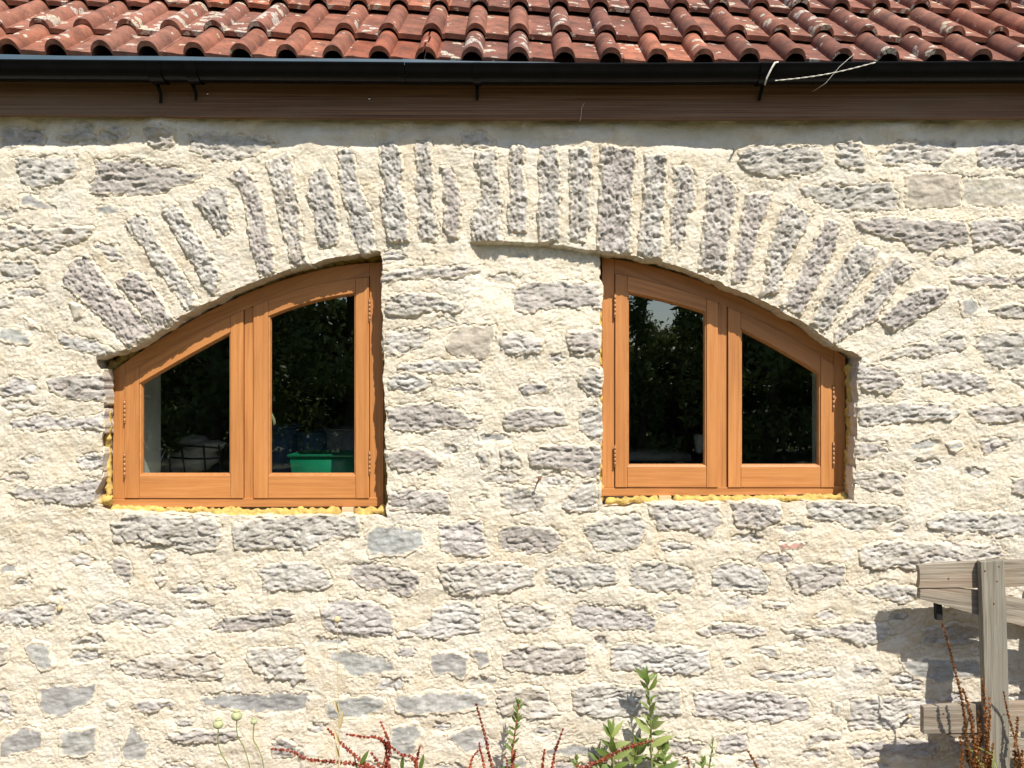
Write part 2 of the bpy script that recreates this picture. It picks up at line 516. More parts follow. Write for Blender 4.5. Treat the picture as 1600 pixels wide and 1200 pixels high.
M['twine'] = m_plain('pale_twine', (0.62, 0.58, 0.50), 0.85, 0.2, 200, 0.4)
M['plaster'] = m_plain('white_plaster', (0.78, 0.78, 0.72), 0.9, 0.15, 6, 0.2)
M['room'] = m_plain('dim_barn_wall', (0.30, 0.28, 0.25), 0.95, 0.3, 5, 0.3)
M['soil'] = m_plain('garden_soil', (0.20, 0.155, 0.11), 0.95, 0.4, 12, 0.8, 0.03)
M['lawn'] = m_plain('lawn', (0.115, 0.105, 0.05), 0.9, 0.4, 6, 0.8, 0.03)
M['green_plastic'] = m_plain('green_plastic', (0.012, 0.26, 0.13), 0.3, 0.15, 10, 0.1, spec=0.5)
M['blue_plastic'] = m_plain('blue_plastic', (0.10, 0.22, 0.40), 0.35, 0.25, 10, 0.1, spec=0.5)
M['grey_plastic'] = m_plain('grey_plastic', (0.42, 0.48, 0.55), 0.4, 0.15, 10, 0.1, spec=0.5)
M['sack'] = m_plain('off_white_sack', (0.70, 0.68, 0.60), 0.8, 0.2, 16, 0.5, 0.01)
M['black_wire'] = m_plain('black_wire', (0.015, 0.015, 0.015), 0.4, 0.2)
M['white_paint'] = m_plain('white_paint', (0.72, 0.72, 0.70), 0.5, 0.08)
M['leaf'] = m_leaf('green_leaf', (0.095, 0.15, 0.028), (0.165, 0.225, 0.055))
M['young_leaf'] = m_leaf('yellow_green_leaf', (0.19, 0.24, 0.065), (0.30, 0.34, 0.12))
M['green_stem'] = m_plain('green_stem', (0.20, 0.22, 0.07), 0.6, 0.25)
M['dock_seed'] = m_leaf('dock_seed', (0.28, 0.050, 0.030), (0.40, 0.095, 0.055))
M['dock_brown'] = m_leaf('brown_dock_seed', (0.20, 0.075, 0.02), (0.32, 0.14, 0.04))
M['dock_stem'] = m_plain('dock_stem', (0.33, 0.10, 0.05), 0.7, 0.3)
M['straw'] = m_plain('dry_straw', (0.52, 0.42, 0.23), 0.8, 0.2, 60)
M['pod'] = m_plain('green_pod', (0.40, 0.42, 0.22), 0.6, 0.2, 80, 0.3)
M['tree_leaf'] = m_leaf('tree_leaf', (0.095, 0.14, 0.034), (0.17, 0.215, 0.06))
M['bark'] = m_plain('bark', (0.10, 0.075, 0.05), 0.95, 0.4, 30, 0.8, 0.01)

# ------------------------------------------------------------------ ground
def ground_sheet(name, x0, x1, y0, y1, z, mat):
    me = mesh_np(name, [(x0, y0, z), (x1, y0, z), (x1, y1, z), (x0, y1, z)], [(0, 1, 2, 3)], smooth=False)
    return tag(link(name, me, mat), kind='structure')
ground_sheet('ground', -200, 200, -200, 200, -0.004, M['lawn'])
ground_sheet('flower_bed', -6, 6, -1.1, 0.02, 0.0, M['soil'])

# ------------------------------------------------------------------ stone wall: every stone outlined where it sits (photo pixels on the wall face)
ST = '''
m 0,200 50,199 66,208 64,224 30,228 0,229
m 88,213 115,205 120,195 140,195 143,210 152,219 100,221
m 155,212 167,197 198,200 200,212 175,221 158,218
m 225,201 270,202 271,222 258,233 235,225
m 295,212 320,210 400,213 430,222 400,240 370,249 330,250 300,232
m 25,247 115,247 122,262 108,280 50,296 38,285 28,268
m 150,252 200,250 270,262 312,272 300,282 245,303 140,302 142,290 150,275
b 32,303 60,308 83,325 70,327 35,320
b 148,325 170,320 198,325 175,337 155,333
m 0,353 45,355 60,362 110,352 145,358 125,378 75,394 40,386 0,388
m 0,410 45,408 62,422 55,433 25,440 0,438
p 150,382 180,385 192,405 172,407
m 0,467 18,468 15,478 0,480
v 118,405 135,400 148,415 165,440 242,516 203,543 180,520 150,490 128,465 100,445 103,425
v 184,442 205,425 222,430 245,460 270,500 245,517 228,495 205,465
v 197,350 215,335 232,345 250,385 285,430 310,475 292,480 262,440 235,405 228,385
v 257,332 275,320 290,342 320,385 345,430 335,460 322,445 300,405 275,365
v 305,315 330,292 355,295 358,320 362,360 345,370 330,345 320,330
v 360,277 378,262 400,285 412,320 420,360 428,405 428,425 408,430 395,385 385,320 375,290
v 418,255 450,238 460,270 468,330 470,370 475,400 482,412 455,415 452,385 440,350 430,300
v 490,270 505,260 515,280 522,310 527,340 530,370 525,380 500,388 495,350 482,305
v 530,235 552,230 556,275 565,300 575,325 582,350 583,375 585,390 570,395 550,370 545,330 532,285
v 595,222 615,220 628,250 627,275 622,290 632,310 635,345 637,376 610,377 600,340 597,305 605,285 595,260
v 652,222 672,218 674,250 677,285 676,320 683,350 680,376 655,375 655,330 650,290 655,260 650,240
v 690,263 703,260 715,290 722,310 718,340 720,350 715,372 705,372 695,355 697,310
v 745,240 775,232 776,270 783,300 780,340 783,376 740,376 738,340 755,310 757,285 745,260
m 722,208 755,208 770,220 765,228 740,230 722,225
v 800,228 818,228 815,260 822,300 823,330 822,362 797,360 795,330 800,300 797,270
v 846,230 870,228 873,270 872,300 873,340 872,375 845,377 842,340 845,290 844,250
v 893,235 925,232 922,270 920,310 922,345 918,360 912,378 893,375 893,340 892,290
v 940,230 990,233 993,250 988,300 985,340 983,395 940,395 935,380 937,330 940,280
v 1010,245 1040,243 1038,290 1035,330 1032,370 1033,405 998,397 1003,350 1008,300
v 1053,265 1075,258 1085,272 1085,320 1072,340 1070,370 1062,385 1050,380 1050,330 1055,300
v 1108,280 1125,270 1148,290 1150,320 1140,360 1135,400 1130,425 1092,420 1098,380 1102,330
v 1168,305 1205,302 1197,330 1185,360 1175,400 1165,440 1145,440 1150,400 1160,350
v 1230,315 1267,340 1245,375 1225,420 1215,455 1190,462 1200,420 1202,390 1210,360
v 1290,345 1311,350 1305,385 1290,415 1270,455 1250,490 1222,478 1240,445 1260,405 1275,370
v 1340,380 1370,392 1355,425 1335,450 1310,485 1290,518 1268,505 1290,455 1310,420 1325,395
v 1398,400 1430,422 1415,435 1400,445 1385,470 1365,500 1335,515 1305,535 1310,510 1350,470 1372,430
v 1420,460 1450,450 1480,450 1475,470 1455,482 1430,500 1395,518 1375,500 1400,475
m 1155,232 1200,228 1280,232 1288,252 1270,270 1200,277 1175,270 1160,255
m 1308,225 1345,222 1350,245 1348,265 1320,262 1308,250
m 1370,250 1400,225 1440,222 1495,220 1490,240 1470,255 1420,252 1390,258
p 1527,225 1560,220 1600,222 1625,222 1625,264 1560,262 1530,258
m 1252,293 1300,290 1340,295 1355,283 1390,287 1400,305 1402,327 1330,328 1310,330 1280,315 1262,303
e 1415,276 1450,270 1500,277 1503,320 1470,324 1417,322
e 1508,278 1600,278 1640,280 1640,316 1560,322 1510,318
m 1335,346 1390,340 1450,345 1508,345 1510,378 1480,382 1450,393 1430,390 1400,372 1350,362
m 1517,348 1560,342 1620,345 1630,395 1580,388 1555,378 1525,390 1520,370
m 1485,438 1510,430 1560,432 1610,430 1610,445 1550,445 1500,445
b 1500,470 1520,466 1530,480 1518,495 1502,490
m 1550,485 1580,475 1620,480 1620,500 1560,492
m 1380,562 1420,540 1460,535 1490,518 1505,525 1507,548 1480,548 1440,558 1420,553 1390,558
m 1528,525 1545,520 1600,522 1620,540 1600,570 1570,575 1540,565 1528,548
m 1340,572 1370,572 1400,580 1408,600 1390,612 1350,612 1341,600
p 1440,585 1480,580 1540,588 1550,603 1530,615 1480,612 1445,600
m 1582,592 1610,590 1610,608
m 1343,635 1400,630 1480,632 1495,645 1485,655 1440,655 1380,660 1345,663
m 1517,640 1560,633 1620,635 1620,658 1525,658
b 1420,695 1450,687 1468,692 1455,700 1425,704
b 1480,695 1500,690 1505,697 1490,703
p 1530,690 1555,685 1580,690 1570,702 1540,708
m 1340,690 1380,692 1385,705 1360,715 1343,713
m 1338,738 1370,735 1415,740 1405,760 1410,770 1360,765 1338,755
m 1582,750 1620,745 1620,775 1583,770
m 1265,787 1320,785 1337,790 1400,790 1415,807 1385,812 1365,825 1345,832 1325,825 1310,812 1265,812
m 1448,815 1490,800 1540,803 1630,800 1630,835 1550,835 1530,828 1480,832 1450,822
m 1345,855 1380,848 1440,848 1500,850 1560,852 1570,870 1500,878 1430,890 1390,885 1345,883
r 1218,851 1240,848 1258,851 1248,857 1222,858
m 1228,885 1280,882 1318,885 1322,910 1300,915 1280,925 1245,925 1235,905
p 1340,920 1380,912 1430,918 1434,935 1410,942 1385,935 1350,927
p 1195,945 1230,943 1215,952
p 1225,985 1290,980 1340,970 1380,978 1395,990 1370,1005 1335,1005 1310,992 1260,993
m 1440,985 1490,975 1530,980 1530,1005 1480,1010 1445,1005
b 1405,1030 1440,1028 1530,1030 1535,1055 1470,1065 1430,1060
p 1337,1040 1365,1037 1372,1050 1350,1060 1337,1055
p 1390,1055 1420,1052 1440,1065 1438,1078 1400,1075
p 1170,1052 1230,1050 1300,1046 1305,1055 1250,1062 1190,1062
p 1085,1085 1130,1080 1200,1080 1260,1095 1270,1120 1200,1128 1130,1125 1085,1115
p 1330,1095 1380,1090 1440,1092 1470,1100 1470,1128 1400,1138 1330,1140 1328,1120
b 1302,1100 1312,1103 1310,1118 1303,1115
m 1262,1150 1290,1143 1310,1150 1280,1160 1260,1165
p 1325,1165 1360,1158 1440,1155 1465,1160 1460,1182 1380,1180 1335,1187
p 1482,1155 1500,1158 1525,1160 1525,1185 1485,1183
m 896,1075 930,1070 1000,1075 1060,1078 1065,1095 1060,1115 980,1118 925,1118 898,1108
p 957,1012 985,1003 1050,1010 1105,1015 1107,1045 1090,1052 1050,1054 1000,1045 960,1045 955,1030
m 785,1025 800,1013 845,1006 912,1012 920,1040 900,1052 850,1050 790,1042
p 1172,1015 1190,1010 1215,1013 1213,1025 1180,1022
m 778,1080 830,1073 855,1085 858,1100 875,1115 830,1122 780,1115
p 1127,1148 1165,1145 1168,1170 1140,1178 1120,1172
b 850,1172 900,1163 945,1168 930,1180 860,1180
m 1040,1160 1070,1155 1100,1165 1090,1178 1050,1175
m 390,1015 430,1012 470,1008 474,1035 478,1060 460,1066 420,1055 395,1045 388,1030
b 512,1022 540,1017 590,1025 615,1035 617,1052 580,1053 550,1058 535,1040 515,1032
b 673,1022 710,1018 730,1025 730,1050 720,1058 700,1050 680,1055 673,1042
b 740,1017 762,1015 763,1035 750,1042 742,1030
b 313,1090 350,1085 400,1085 480,1083 477,1110 440,1115 400,1113 318,1103
b 508,1098 535,1090 575,1088 598,1095 595,1112 560,1120 510,1125
b 614,1088 670,1082 740,1082 762,1095 755,1105 710,1112 640,1116 620,1108
b 612,1138 650,1130 660,1142 650,1170 640,1185 615,1178 610,1155
b 703,1150 735,1135 755,1140 772,1165 760,1172 730,1175 702,1155
m 422,1160 440,1155 470,1170 460,1180 430,1183
m 0,1010 10,1012 10,1035 0,1045
b 38,1008 60,1003 80,1008 78,1025 87,1040 65,1045 48,1030
m 175,1035 220,1030 270,1025 330,1020 348,1035 345,1060 320,1062 280,1060 210,1058 190,1045
b 60,1075 100,1072 148,1070 145,1095 120,1105 100,1118 72,1118 62,1100
p 0,1080 15,1082 20,1120 0,1125
b 168,1098 182,1100 182,1110 170,1108
p 208,1105 220,1095 280,1098 270,1105 225,1112
p 273,1125 305,1125 295,1138 278,1138
m 260,1150 300,1140 370,1140 375,1150 340,1158 290,1158
b 0,1160 30,1137 68,1142 67,1170 40,1175 0,1182
b 95,1143 148,1137 152,1175 120,1182 95,1180
b 203,1135 215,1140 232,1165 228,1188 192,1190 192,1168
m 12,770 30,760 75,765 130,752 165,745 160,762 150,780 145,788 100,787 50,780
m 177,818 200,805 250,805 330,810 345,830 340,858 300,862 260,850 180,845
m 365,820 420,810 500,806 555,808 565,820 560,835 515,842 475,860 430,855 370,858
p 108,838 125,832 138,845 125,852
m 170,880 185,872 205,878 205,900 200,910 178,893
p 240,903 255,897 263,905 252,915
p 335,915 350,910 363,918 355,927
b 0,885 25,882 20,893 0,895
p 0,955 40,945 85,945 85,975 45,980 0,975
p 138,955 160,945 185,938 215,943 250,955 272,970 255,980 230,987 210,975 180,970 145,973
m 330,980 350,965 400,960 445,948 460,955 455,970 420,978 350,990
m 400,890 440,880 490,880 512,895 518,912 500,920 450,922 410,920 415,905
m 545,885 580,880 640,890 655,900 650,920 640,932 600,922 575,920 550,905
b 570,835 590,822 640,825 663,830 660,855 630,865 580,870
p 690,822 720,818 750,815 757,840 760,868 735,868 690,860 687,840
m 780,830 800,820 860,826 880,845 870,858 825,864 782,858
m 687,885 740,882 800,880 835,892 832,915 800,922 740,930 705,925 690,905
p 503,950 520,935 570,940 612,955 615,990 560,993 510,985
p 675,955 705,940 740,945 752,965 748,985 700,995 625,993 640,985 670,975
m 783,945 830,945 868,950 867,965 862,978 850,988 800,985 783,965
m 912,820 940,810 1000,805 1008,820 1000,850 970,860 935,860 918,840
m 1015,788 1070,788 1122,790 1125,820 1110,838 1075,825 1030,828
m 1145,788 1200,785 1218,792 1218,812 1180,825 1150,820
m 880,790 900,760 930,750 932,775 930,797 890,800
m 785,765 820,760 850,775 845,797 800,800 785,790
m 852,893 870,885 920,880 960,885 965,905 940,915 900,922 870,918 855,905
m 985,885 1020,878 1070,885 1082,900 1080,922 1040,925 990,915
m 1112,888 1140,878 1190,890 1200,905 1198,925 1150,923 1115,918
p 893,950 905,945 960,950 1005,950 1025,970 1022,985 980,982 930,983 895,980
p 1090,985 1120,975 1160,975 1200,985 1190,993 1140,988 1105,992
p 1030,848 1060,848 1085,856 1060,862 1035,858
m 615,462 650,458 690,465 720,480 718,487 680,483 640,495 605,490 608,475
p 600,393 625,393 633,405 615,410 600,408
m 600,428 640,420 700,418 752,415 740,425 710,433 660,433 600,440
m 803,450 830,440 900,440 935,445 935,480 900,480 860,480 830,488 805,485
m 602,522 640,512 672,515 665,535 640,550 605,555
e 700,525 725,510 770,510 770,530 763,558 705,553 699,540
p 787,520 815,518 848,535 845,550 800,555 785,545
m 890,520 935,515 935,545 920,553 893,550 887,535
p 620,572 670,563 750,565 755,578 700,582 640,580
p 608,590 640,582 660,590 672,603 640,612 608,605
m 905,590 920,578 938,580 938,615 920,618 908,605
p 812,605 830,597 860,605 850,612 820,615
m 605,640 640,630 690,632 720,645 750,655 745,668 700,668 650,675 610,668
m 790,645 830,638 880,642 885,660 850,668 790,672
m 905,645 930,630 940,640 940,680 925,685 908,670
m 605,710 630,700 670,705 685,720 685,738 640,735 610,730
m 750,705 765,708 760,735 752,730
m 783,705 800,700 812,715 810,727 785,727
m 828,710 850,697 900,695 938,698 938,735 920,745 880,732 830,725
m 610,770 650,763 700,770 703,795 690,802 640,797 612,795
p 735,778 762,778 745,790
b 0,512 30,512 45,525 45,537 15,535 0,530
m 75,595 100,588 160,585 168,600 160,625 115,625 80,610
p 0,605 25,590 55,597 58,612 30,618 0,615
p 15,658 60,648 130,655 165,645 160,670 110,668 60,672 25,668
m 120,717 145,707 165,712 163,728 140,735 125,728
r 40,497 55,503 60,513 45,510
e 112,473 128,480 130,495 118,498
p 85,515 110,526 150,533 180,550 150,553 100,542
'''
OPEN_A = [XZ(*p) for p in [(150, 557), (202, 543), (245, 516), (300, 485), (362, 455), (425, 429), (485, 412), (540, 400), (592, 391), (597, 394), (598, 500), (599, 600), (604, 700), (606, 780), (604, 808), (400, 807), (260, 803), (170, 799), (148, 790), (148, 768), (160, 745), (160, 650), (160, 592)]]
OPEN_B = [XZ(*p) for p in [(938, 393), (984, 399), (1031, 408), (1074, 421), (1101, 431), (1140, 448), (1178, 462), (1200, 474), (1250, 502), (1320, 546), (1347, 559), (1342, 575), (1339, 650), (1338, 730), (1335, 784), (1150, 787), (1010, 789), (985, 795), (945, 797), (938, 780), (938, 600)]]
WX0, WX1, WZ0, WZ1 = -2.42, 2.42, -0.02, 2.60

def open_sdf(X, Z):
    j = 0.007 * fbm(X * 16 + 3, Z * 16, 3)
    return np.minimum(poly_sdf(OPEN_A, X, Z), poly_sdf(OPEN_B, X, Z)) + j

stones = []
for ln in ST.strip().splitlines():
    a = ln.split()
    stones.append((a[0], [XZ(*map(float, q.split(','))) for q in a[1:]]))
# the wall goes on past the picture's edges: coursed rubble there
def rubble(x0, x1, z0, z1):
    z = z0
    while z < z1 - 0.05:
        h = random.uniform(0.07, 0.11); x = x0 + random.uniform(0, 0.05)
        while x < x1 - 0.08:
            w = min(random.uniform(0.13, 0.28), x1 - x)
            t = random.choice('mmpb')
            stones.append((t, [(x, z), (x + w * 0.5, z - random.uniform(0, 0.01)), (x + w, z + random.uniform(0, 0.015)), (x + w - 0.01, z + h * 0.7), (x + w * 0.6, z + h * 0.75), (x + 0.01, z + h * 0.65)]))
            x += w + random.uniform(0.03, 0.09)
        z += h + random.uniform(0.03, 0.06)
rubble(-2.40, -1.96, 0.02, 2.45)
rubble(2.0, 2.40, 0.02, 2.45)

class Stone: pass
SL = []
for i, (t, pts) in enumerate(stones):
    s = Stone(); s.t = t; s.i = i
    s.pts = np.array(pts)
    s.c = s.pts.mean(0)
    q = s.pts - s.c
    ev, evec = np.linalg.eigh(q.T @ q)
    d = evec[:, 1]
    if t == 'v':
        if d[1] < 0: d = -d
    else:
        d = np.array([1.0, 0.0]) * 0.75 + (d if d[0] > 0 else -d) * 0.25
        d /= np.linalg.norm(d)
    s.d = d
    s.size = np.sqrt(max(ev[0], 1e-6) / len(q))
    s.hb = {'m': 0.0035, 'v': 0.0045, 'p': 0.001, 'b': 0.001, 'e': 0.003, 'r': 0.001}[t] + random.uniform(-0.003, 0.005)
    s.off = i * 7.31
    SL.append(s)

def stone_sdf(s, X, Z):
    k = 0.5 if s.t == 'v' else 1.0
    w = 0.009 * k * fbm(X * 20 + s.off, Z * 24, 3) + 0.005 * noise(X * 80, Z * 90 + s.off)
    return poly_sdf(s.pts, X, Z) - (0.019 if s.t != 'b' else 0.017) + w

def pier_recess(X, Z):
    """the pier between the windows stands back a little under the arch ring"""
    xm = sstep(XZ(728, 0)[0], XZ(750, 0)[0], X) * (1 - sstep(XZ(945, 0)[0], XZ(960, 0)[0], X))
    zl = np.interp(X, [XZ(735, 0)[0], XZ(850, 0)[0], XZ(940, 0)[0]], [XZ(0, 378)[1], XZ(0, 380)[1], XZ(0, 394)[1]])
    zl = zl + 0.006 * fbm(X * 18, X * 0 + 2.2, 3)
    dz = zl - Z
    return -0.036 * xm * sstep(0.0, 0.006, dz) * (1 - sstep(0.05, 0.30, dz))

def wall_parts(X, Z):
    h = 0.0080 * fbm(X * 4.2, Z * 5.2, 3) + 0.0030 * fbm(X * 23 + 4, Z * 30, 3)
    zt = 0.020 * fbm(X * 3.3 + 8, X * 0 + 4, 3)
    top = sstep(XZ(0, 240)[1], XZ(0, 214)[1], Z + zt)
    h = h - 0.014 * top + top * (0.026 * fbm(X * 2.6 + 1.7, Z * 3 + 5, 3) + 0.006 * fbm(X * 14, Z * 14 + 3, 2))
    return h + pier_recess(X, Z), top

def wall_height(X, Z):
    h, top = wall_parts(X, Z)
    lump = sstep(-0.25, 0.35, noise(X * 9 + 2, Z * 11))
    rough = (0.0022 + 0.0014 * lump) * fbm(X * 98, Z * 112, 3, 0.8) + 0.0014 * ridged(X * 52, Z * 66 + 7, 2)
    return h + rough * (1 - 0.75 * top)

# faint stones, mostly buried, between the clear ones
fr_ = random.Random(77)
def buried(n):
    placed = []
    tries = 0
    while len(placed) < n and tries < 6000:
        tries += 1
        x = fr_.uniform(-1.92, 1.92); z = fr_.uniform(0.05, 2.36)
        w = fr_.uniform(0.05, 0.15); h = fr_.uniform(0.022, 0.042)
        X = np.array([x, x - w / 2, x + w / 2, x, x]); Z = np.array([z, z, z, z - h / 2, z + h / 2])
        if np.min(open_sdf(X, Z)) < 0.03: continue
        if any(abs(x - a) < (w + c) / 2 + 0.03 and abs(z - b) < (h + d) / 2 + 0.02 for a, b, c, d in placed): continue
        ok = True
        for s in SL:
            if abs(s.c[0] - x) > 0.35 or abs(s.c[1] - z) > 0.35: continue
            if np.min(poly_sdf(s.pts, X, Z)) < 0.022: ok = False; break
        if not ok: continue
        placed.append((x, z, w, h))
    for k, (x, z, w, h) in enumerate(placed):
        s = Stone(); s.t = fr_.choice('ppbpm'); s.i = 1000 + k
        s.pts = np.array([(x - w / 2, z - h * 0.2), (x - w * 0.15, z - h / 2), (x + w * 0.3, z - h * 0.42), (x + w / 2, z), (x + w * 0.25, z + h / 2), (x - w * 0.3, z + h * 0.4)])
        s.c = s.pts.mean(0); s.d = np.array([1.0, 0.0]); s.size = h; s.off = s.i * 3.77
        s.hb = -0.005 + fr_.uniform(-0.003, 0.003)
        SL.append(s)
buried(62)

# cavity for every stone in the mortar
RES = 0.0046
_nx = int((WX1 - WX0) / RES) + 2; _nz = int((WZ1 - WZ0) / RES) + 2
cav = np.full((_nz, _nx), 0.05)
gx_ = np.linspace(WX0, WX1, _nx); gz_ = np.linspace(WZ0, WZ1, _nz)
for s in SL:
    a = s.pts.min(0) - 0.04; b = s.pts.max(0) + 0.04
    i0, i1 = np.searchsorted(gx_, [a[0], b[0]]); j0, j1 = np.searchsorted(gz_, [a[1], b[1]])
    if i1 <= i0 or j1 <= j0: continue
    XX, ZZ = np.meshgrid(gx_[i0:i1], gz_[j0:j1])
    cav[j0:j1, i0:i1] = np.minimum(cav[j0:j1, i0:i1], stone_sdf(s, XX, ZZ))

def cav_at(X, Z):
    fx = np.clip((X - WX0) / (WX1 - WX0) * (_nx - 1), 0, _nx - 1.001); fz = np.clip((Z - WZ0) / (WZ1 - WZ0) * (_nz - 1), 0, _nz - 1.001)
    ix = fx.astype(int); iz = fz.astype(int); ux = fx - ix; uz = fz - iz
    return (cav[iz, ix] * (1 - ux) + cav[iz, ix + 1] * ux) * (1 - uz) + (cav[iz + 1, ix] * (1 - ux) + cav[iz + 1, ix + 1] * ux) * uz

def mortar_height(X, Z):
    d = cav_at(X, Z) + 0.010 * fbm(X * 42 + 9, Z * 50, 3, 0.6)
    return wall_height(X, Z) - 0.026 * (1 - sstep(-0.032, -0.008, d))

def wall_sdf(X, Z):
    return -open_sdf(X, Z)

V, Q = sheet(WX0, WX1, WZ0, WZ1, RES, wall_sdf, mortar_height, [0.02, 0.045, 0.07, 0.10, 0.13, 0.2, 0.45], 0.006,
             lambda bx, bz: np.where((bx < XZ(190, 0)[0]) & (bx > XZ(120, 0)[0]), -0.034, 0.0))
wall = link('stone_wall', mesh_np('stone_wall', V, Q), M['mortar'])
tag(wall, 'rough cream mortared rubble stone wall with a wide stone relieving arch over two windows', 'wall', kind='thing')

def stone_height(s, X, Z):
    dx, dz = X - s.c[0], Z - s.c[1]
    a = dx * s.d[0] + dz * s.d[1]; c = -dx * s.d[1] + dz * s.d[0]
    o = s.off
    d = stone_sdf(s, X, Z)
    r = 0.020 if s.t != 'b' else 0.013
    prof = sstep(0, 1, np.clip(-d / r, 0, 1))
    base = s.hb + 0.006 * fbm(X * 9 + o, Z * 9, 2)
    if s.t == 'v':
        det = 0.0036 * fbm(a * 24 + o, c * 30, 2) + 0.0048 * fbm(a * 62 + o, c * 80, 3, 0.7) + 0.0034 * ridged(a * 30 + o, c * 52, 3)
        det = det - 0.006 * (1 - sstep(0.0, 0.08, np.abs(noise(a * 15 + o * 1.3, c * 24 + 4))))
        pit = -0.006 * sstep(0.25, 0.6, noise(a * 30 + o * 2, c * 45))
        det = det + pit
    elif s.t in 'mp':
        warp = c + 0.020 * fbm(a * 7 + o, c * 9, 2) + 0.006 * fbm(a * 26 + o, c * 30, 2)
        per = 0.034 + 0.010 * math.sin(o)
        ph = warp / per + 0.6 * fbm(a * 5 + o, c * 6, 2)
        lay = np.floor(ph); saw = ph - lay
        amp = 0.45 + 1.3 * noise(a * 13 + lay * 7.7 + o, lay * 3.1 + 0.5)
        saw = np.where(saw < 0.10, saw / 0.10, 1 - (saw - 0.10) / 0.90)   # steep under each ledge, slope above
        k = 0.0068 if s.t == 'm' else 0.0050
        det = k * (saw - 0.5) * np.clip(amp, 0.0, 1.5) + 0.0040 * fbm(a * 40 + o, c * 70, 4, 0.72) + 0.0024 * ridged(a * 24 + o, c * 40, 3)
        det = det * 0.88 - 0.0075 * (1 - sstep(0.0, 0.085, np.abs(noise(a * 11 + o * 1.3, c * 30 + 4)))) * sstep(-0.2, 0.25, noise(a * 6 + o, c * 9))
        det = det - 0.008 * sstep(0.30, 0.62, noise(a * 22 + o * 3, c * 48))
    elif s.t == 'b':
        det = 0.0022 * fbm(a * 22 + o, c * 55, 4, 0.6)
    else:
        det = 0.0022 * fbm(a * 40 + o, c * 50, 4, 0.6)
    return wall_parts(X, Z)[0] + base * prof + det * (0.25 + 0.75 * prof) - 0.010 * (1 - prof)

for s in SL:
    a = s.pts.min(0) - 0.02; b = s.pts.max(0) + 0.02
    sd = lambda X, Z, s=s: np.maximum(stone_sdf(s, X, Z), -(open_sdf(X, Z) + 0.006 + 0.004 * math.sin(s.off)))
    r = sheet(max(a[0], WX0), min(b[0], WX1), max(a[1], WZ0), b[1], 0.0038, sd, lambda X, Z, s=s: stone_height(s, X, Z), [0.03, 0.075], 0.003)
    if r is None: continue
    V, Q = r
    c = np.array([s.c[0], 0, s.c[1]])
    me = mesh_np('stone', V - c, Q)
    at = me.attributes.new('smear', 'FLOAT', 'POINT')          # how near the joint: mortar smeared over the stone's margin
    at.data.foreach_set('value', (1 - sstep(0.010, 0.028, -stone_sdf(s, V[:, 0], V[:, 2]))).astype(np.float32))
    o = link('arch_stone' if s.t == 'v' else 'stone', me, M[s.t], wall, tuple(c))

# ------------------------------------------------------------------ the room behind the windows
def room_face(name, a, b, c, d):
    return tag(link(name, mesh_np(name, [a, b, c, d], [(0, 1, 2, 3)], smooth=False), M['room']), kind='structure')
RX0, RX1, RY0, RY1, RZ0, RZ1 = -2.35, 2.35, 0.06, 4.4, 0.05, 2.58
room_face('room_floor', (RX0, RY0, RZ0), (RX1, RY0, RZ0), (RX1, RY1, RZ0), (RX0, RY1, RZ0))
room_face('room_ceiling', (RX0, RY0, RZ1), (RX0, RY1, RZ1), (RX1, RY1, RZ1), (RX1, RY0, RZ1))
room_face('room_back_wall', (RX0, RY1, RZ0), (RX1, RY1, RZ0), (RX1, RY1, RZ1), (RX0, RY1, RZ1))
room_face('room_side_wall', (RX0, RY0, RZ0), (RX0, RY1, RZ0), (RX0, RY1, RZ1), (RX0, RY0, RZ1))
room_face('room_side_wall', (RX1, RY0, RZ0), (RX1, RY0, RZ1), (RX1, RY1, RZ1), (RX1, RY1, RZ0))

# ------------------------------------------------------------------ roof: clay double-roll tiles, fascia board
roof = empty('tiled_roof', (0, 0, 2.6))
tag(roof, 'red clay double-roll tiled roof slope with pale lichen along the eaves', 'roof', kind='thing')
ROOT = Vector((0, 0, 2.6))
PITCH = math.radians(38.5)
TW, TL, TG, TT = 0.3325, 0.43, 0.345, 0.019
EAVE_Y = -0.115

def tile_profile(u):
    """height of the tile's top over its width: pan, roll, pan, roll"""
    h = 0.003 * math.cos(u / TW * 4 * math.pi)
    for c in (0.118, 0.118 + TW / 2):
        t = abs(u - c) / 0.039
        if t < 1: h = max(h, 0.040 * (1 - t ** 2.3) ** 0.62)
    return h

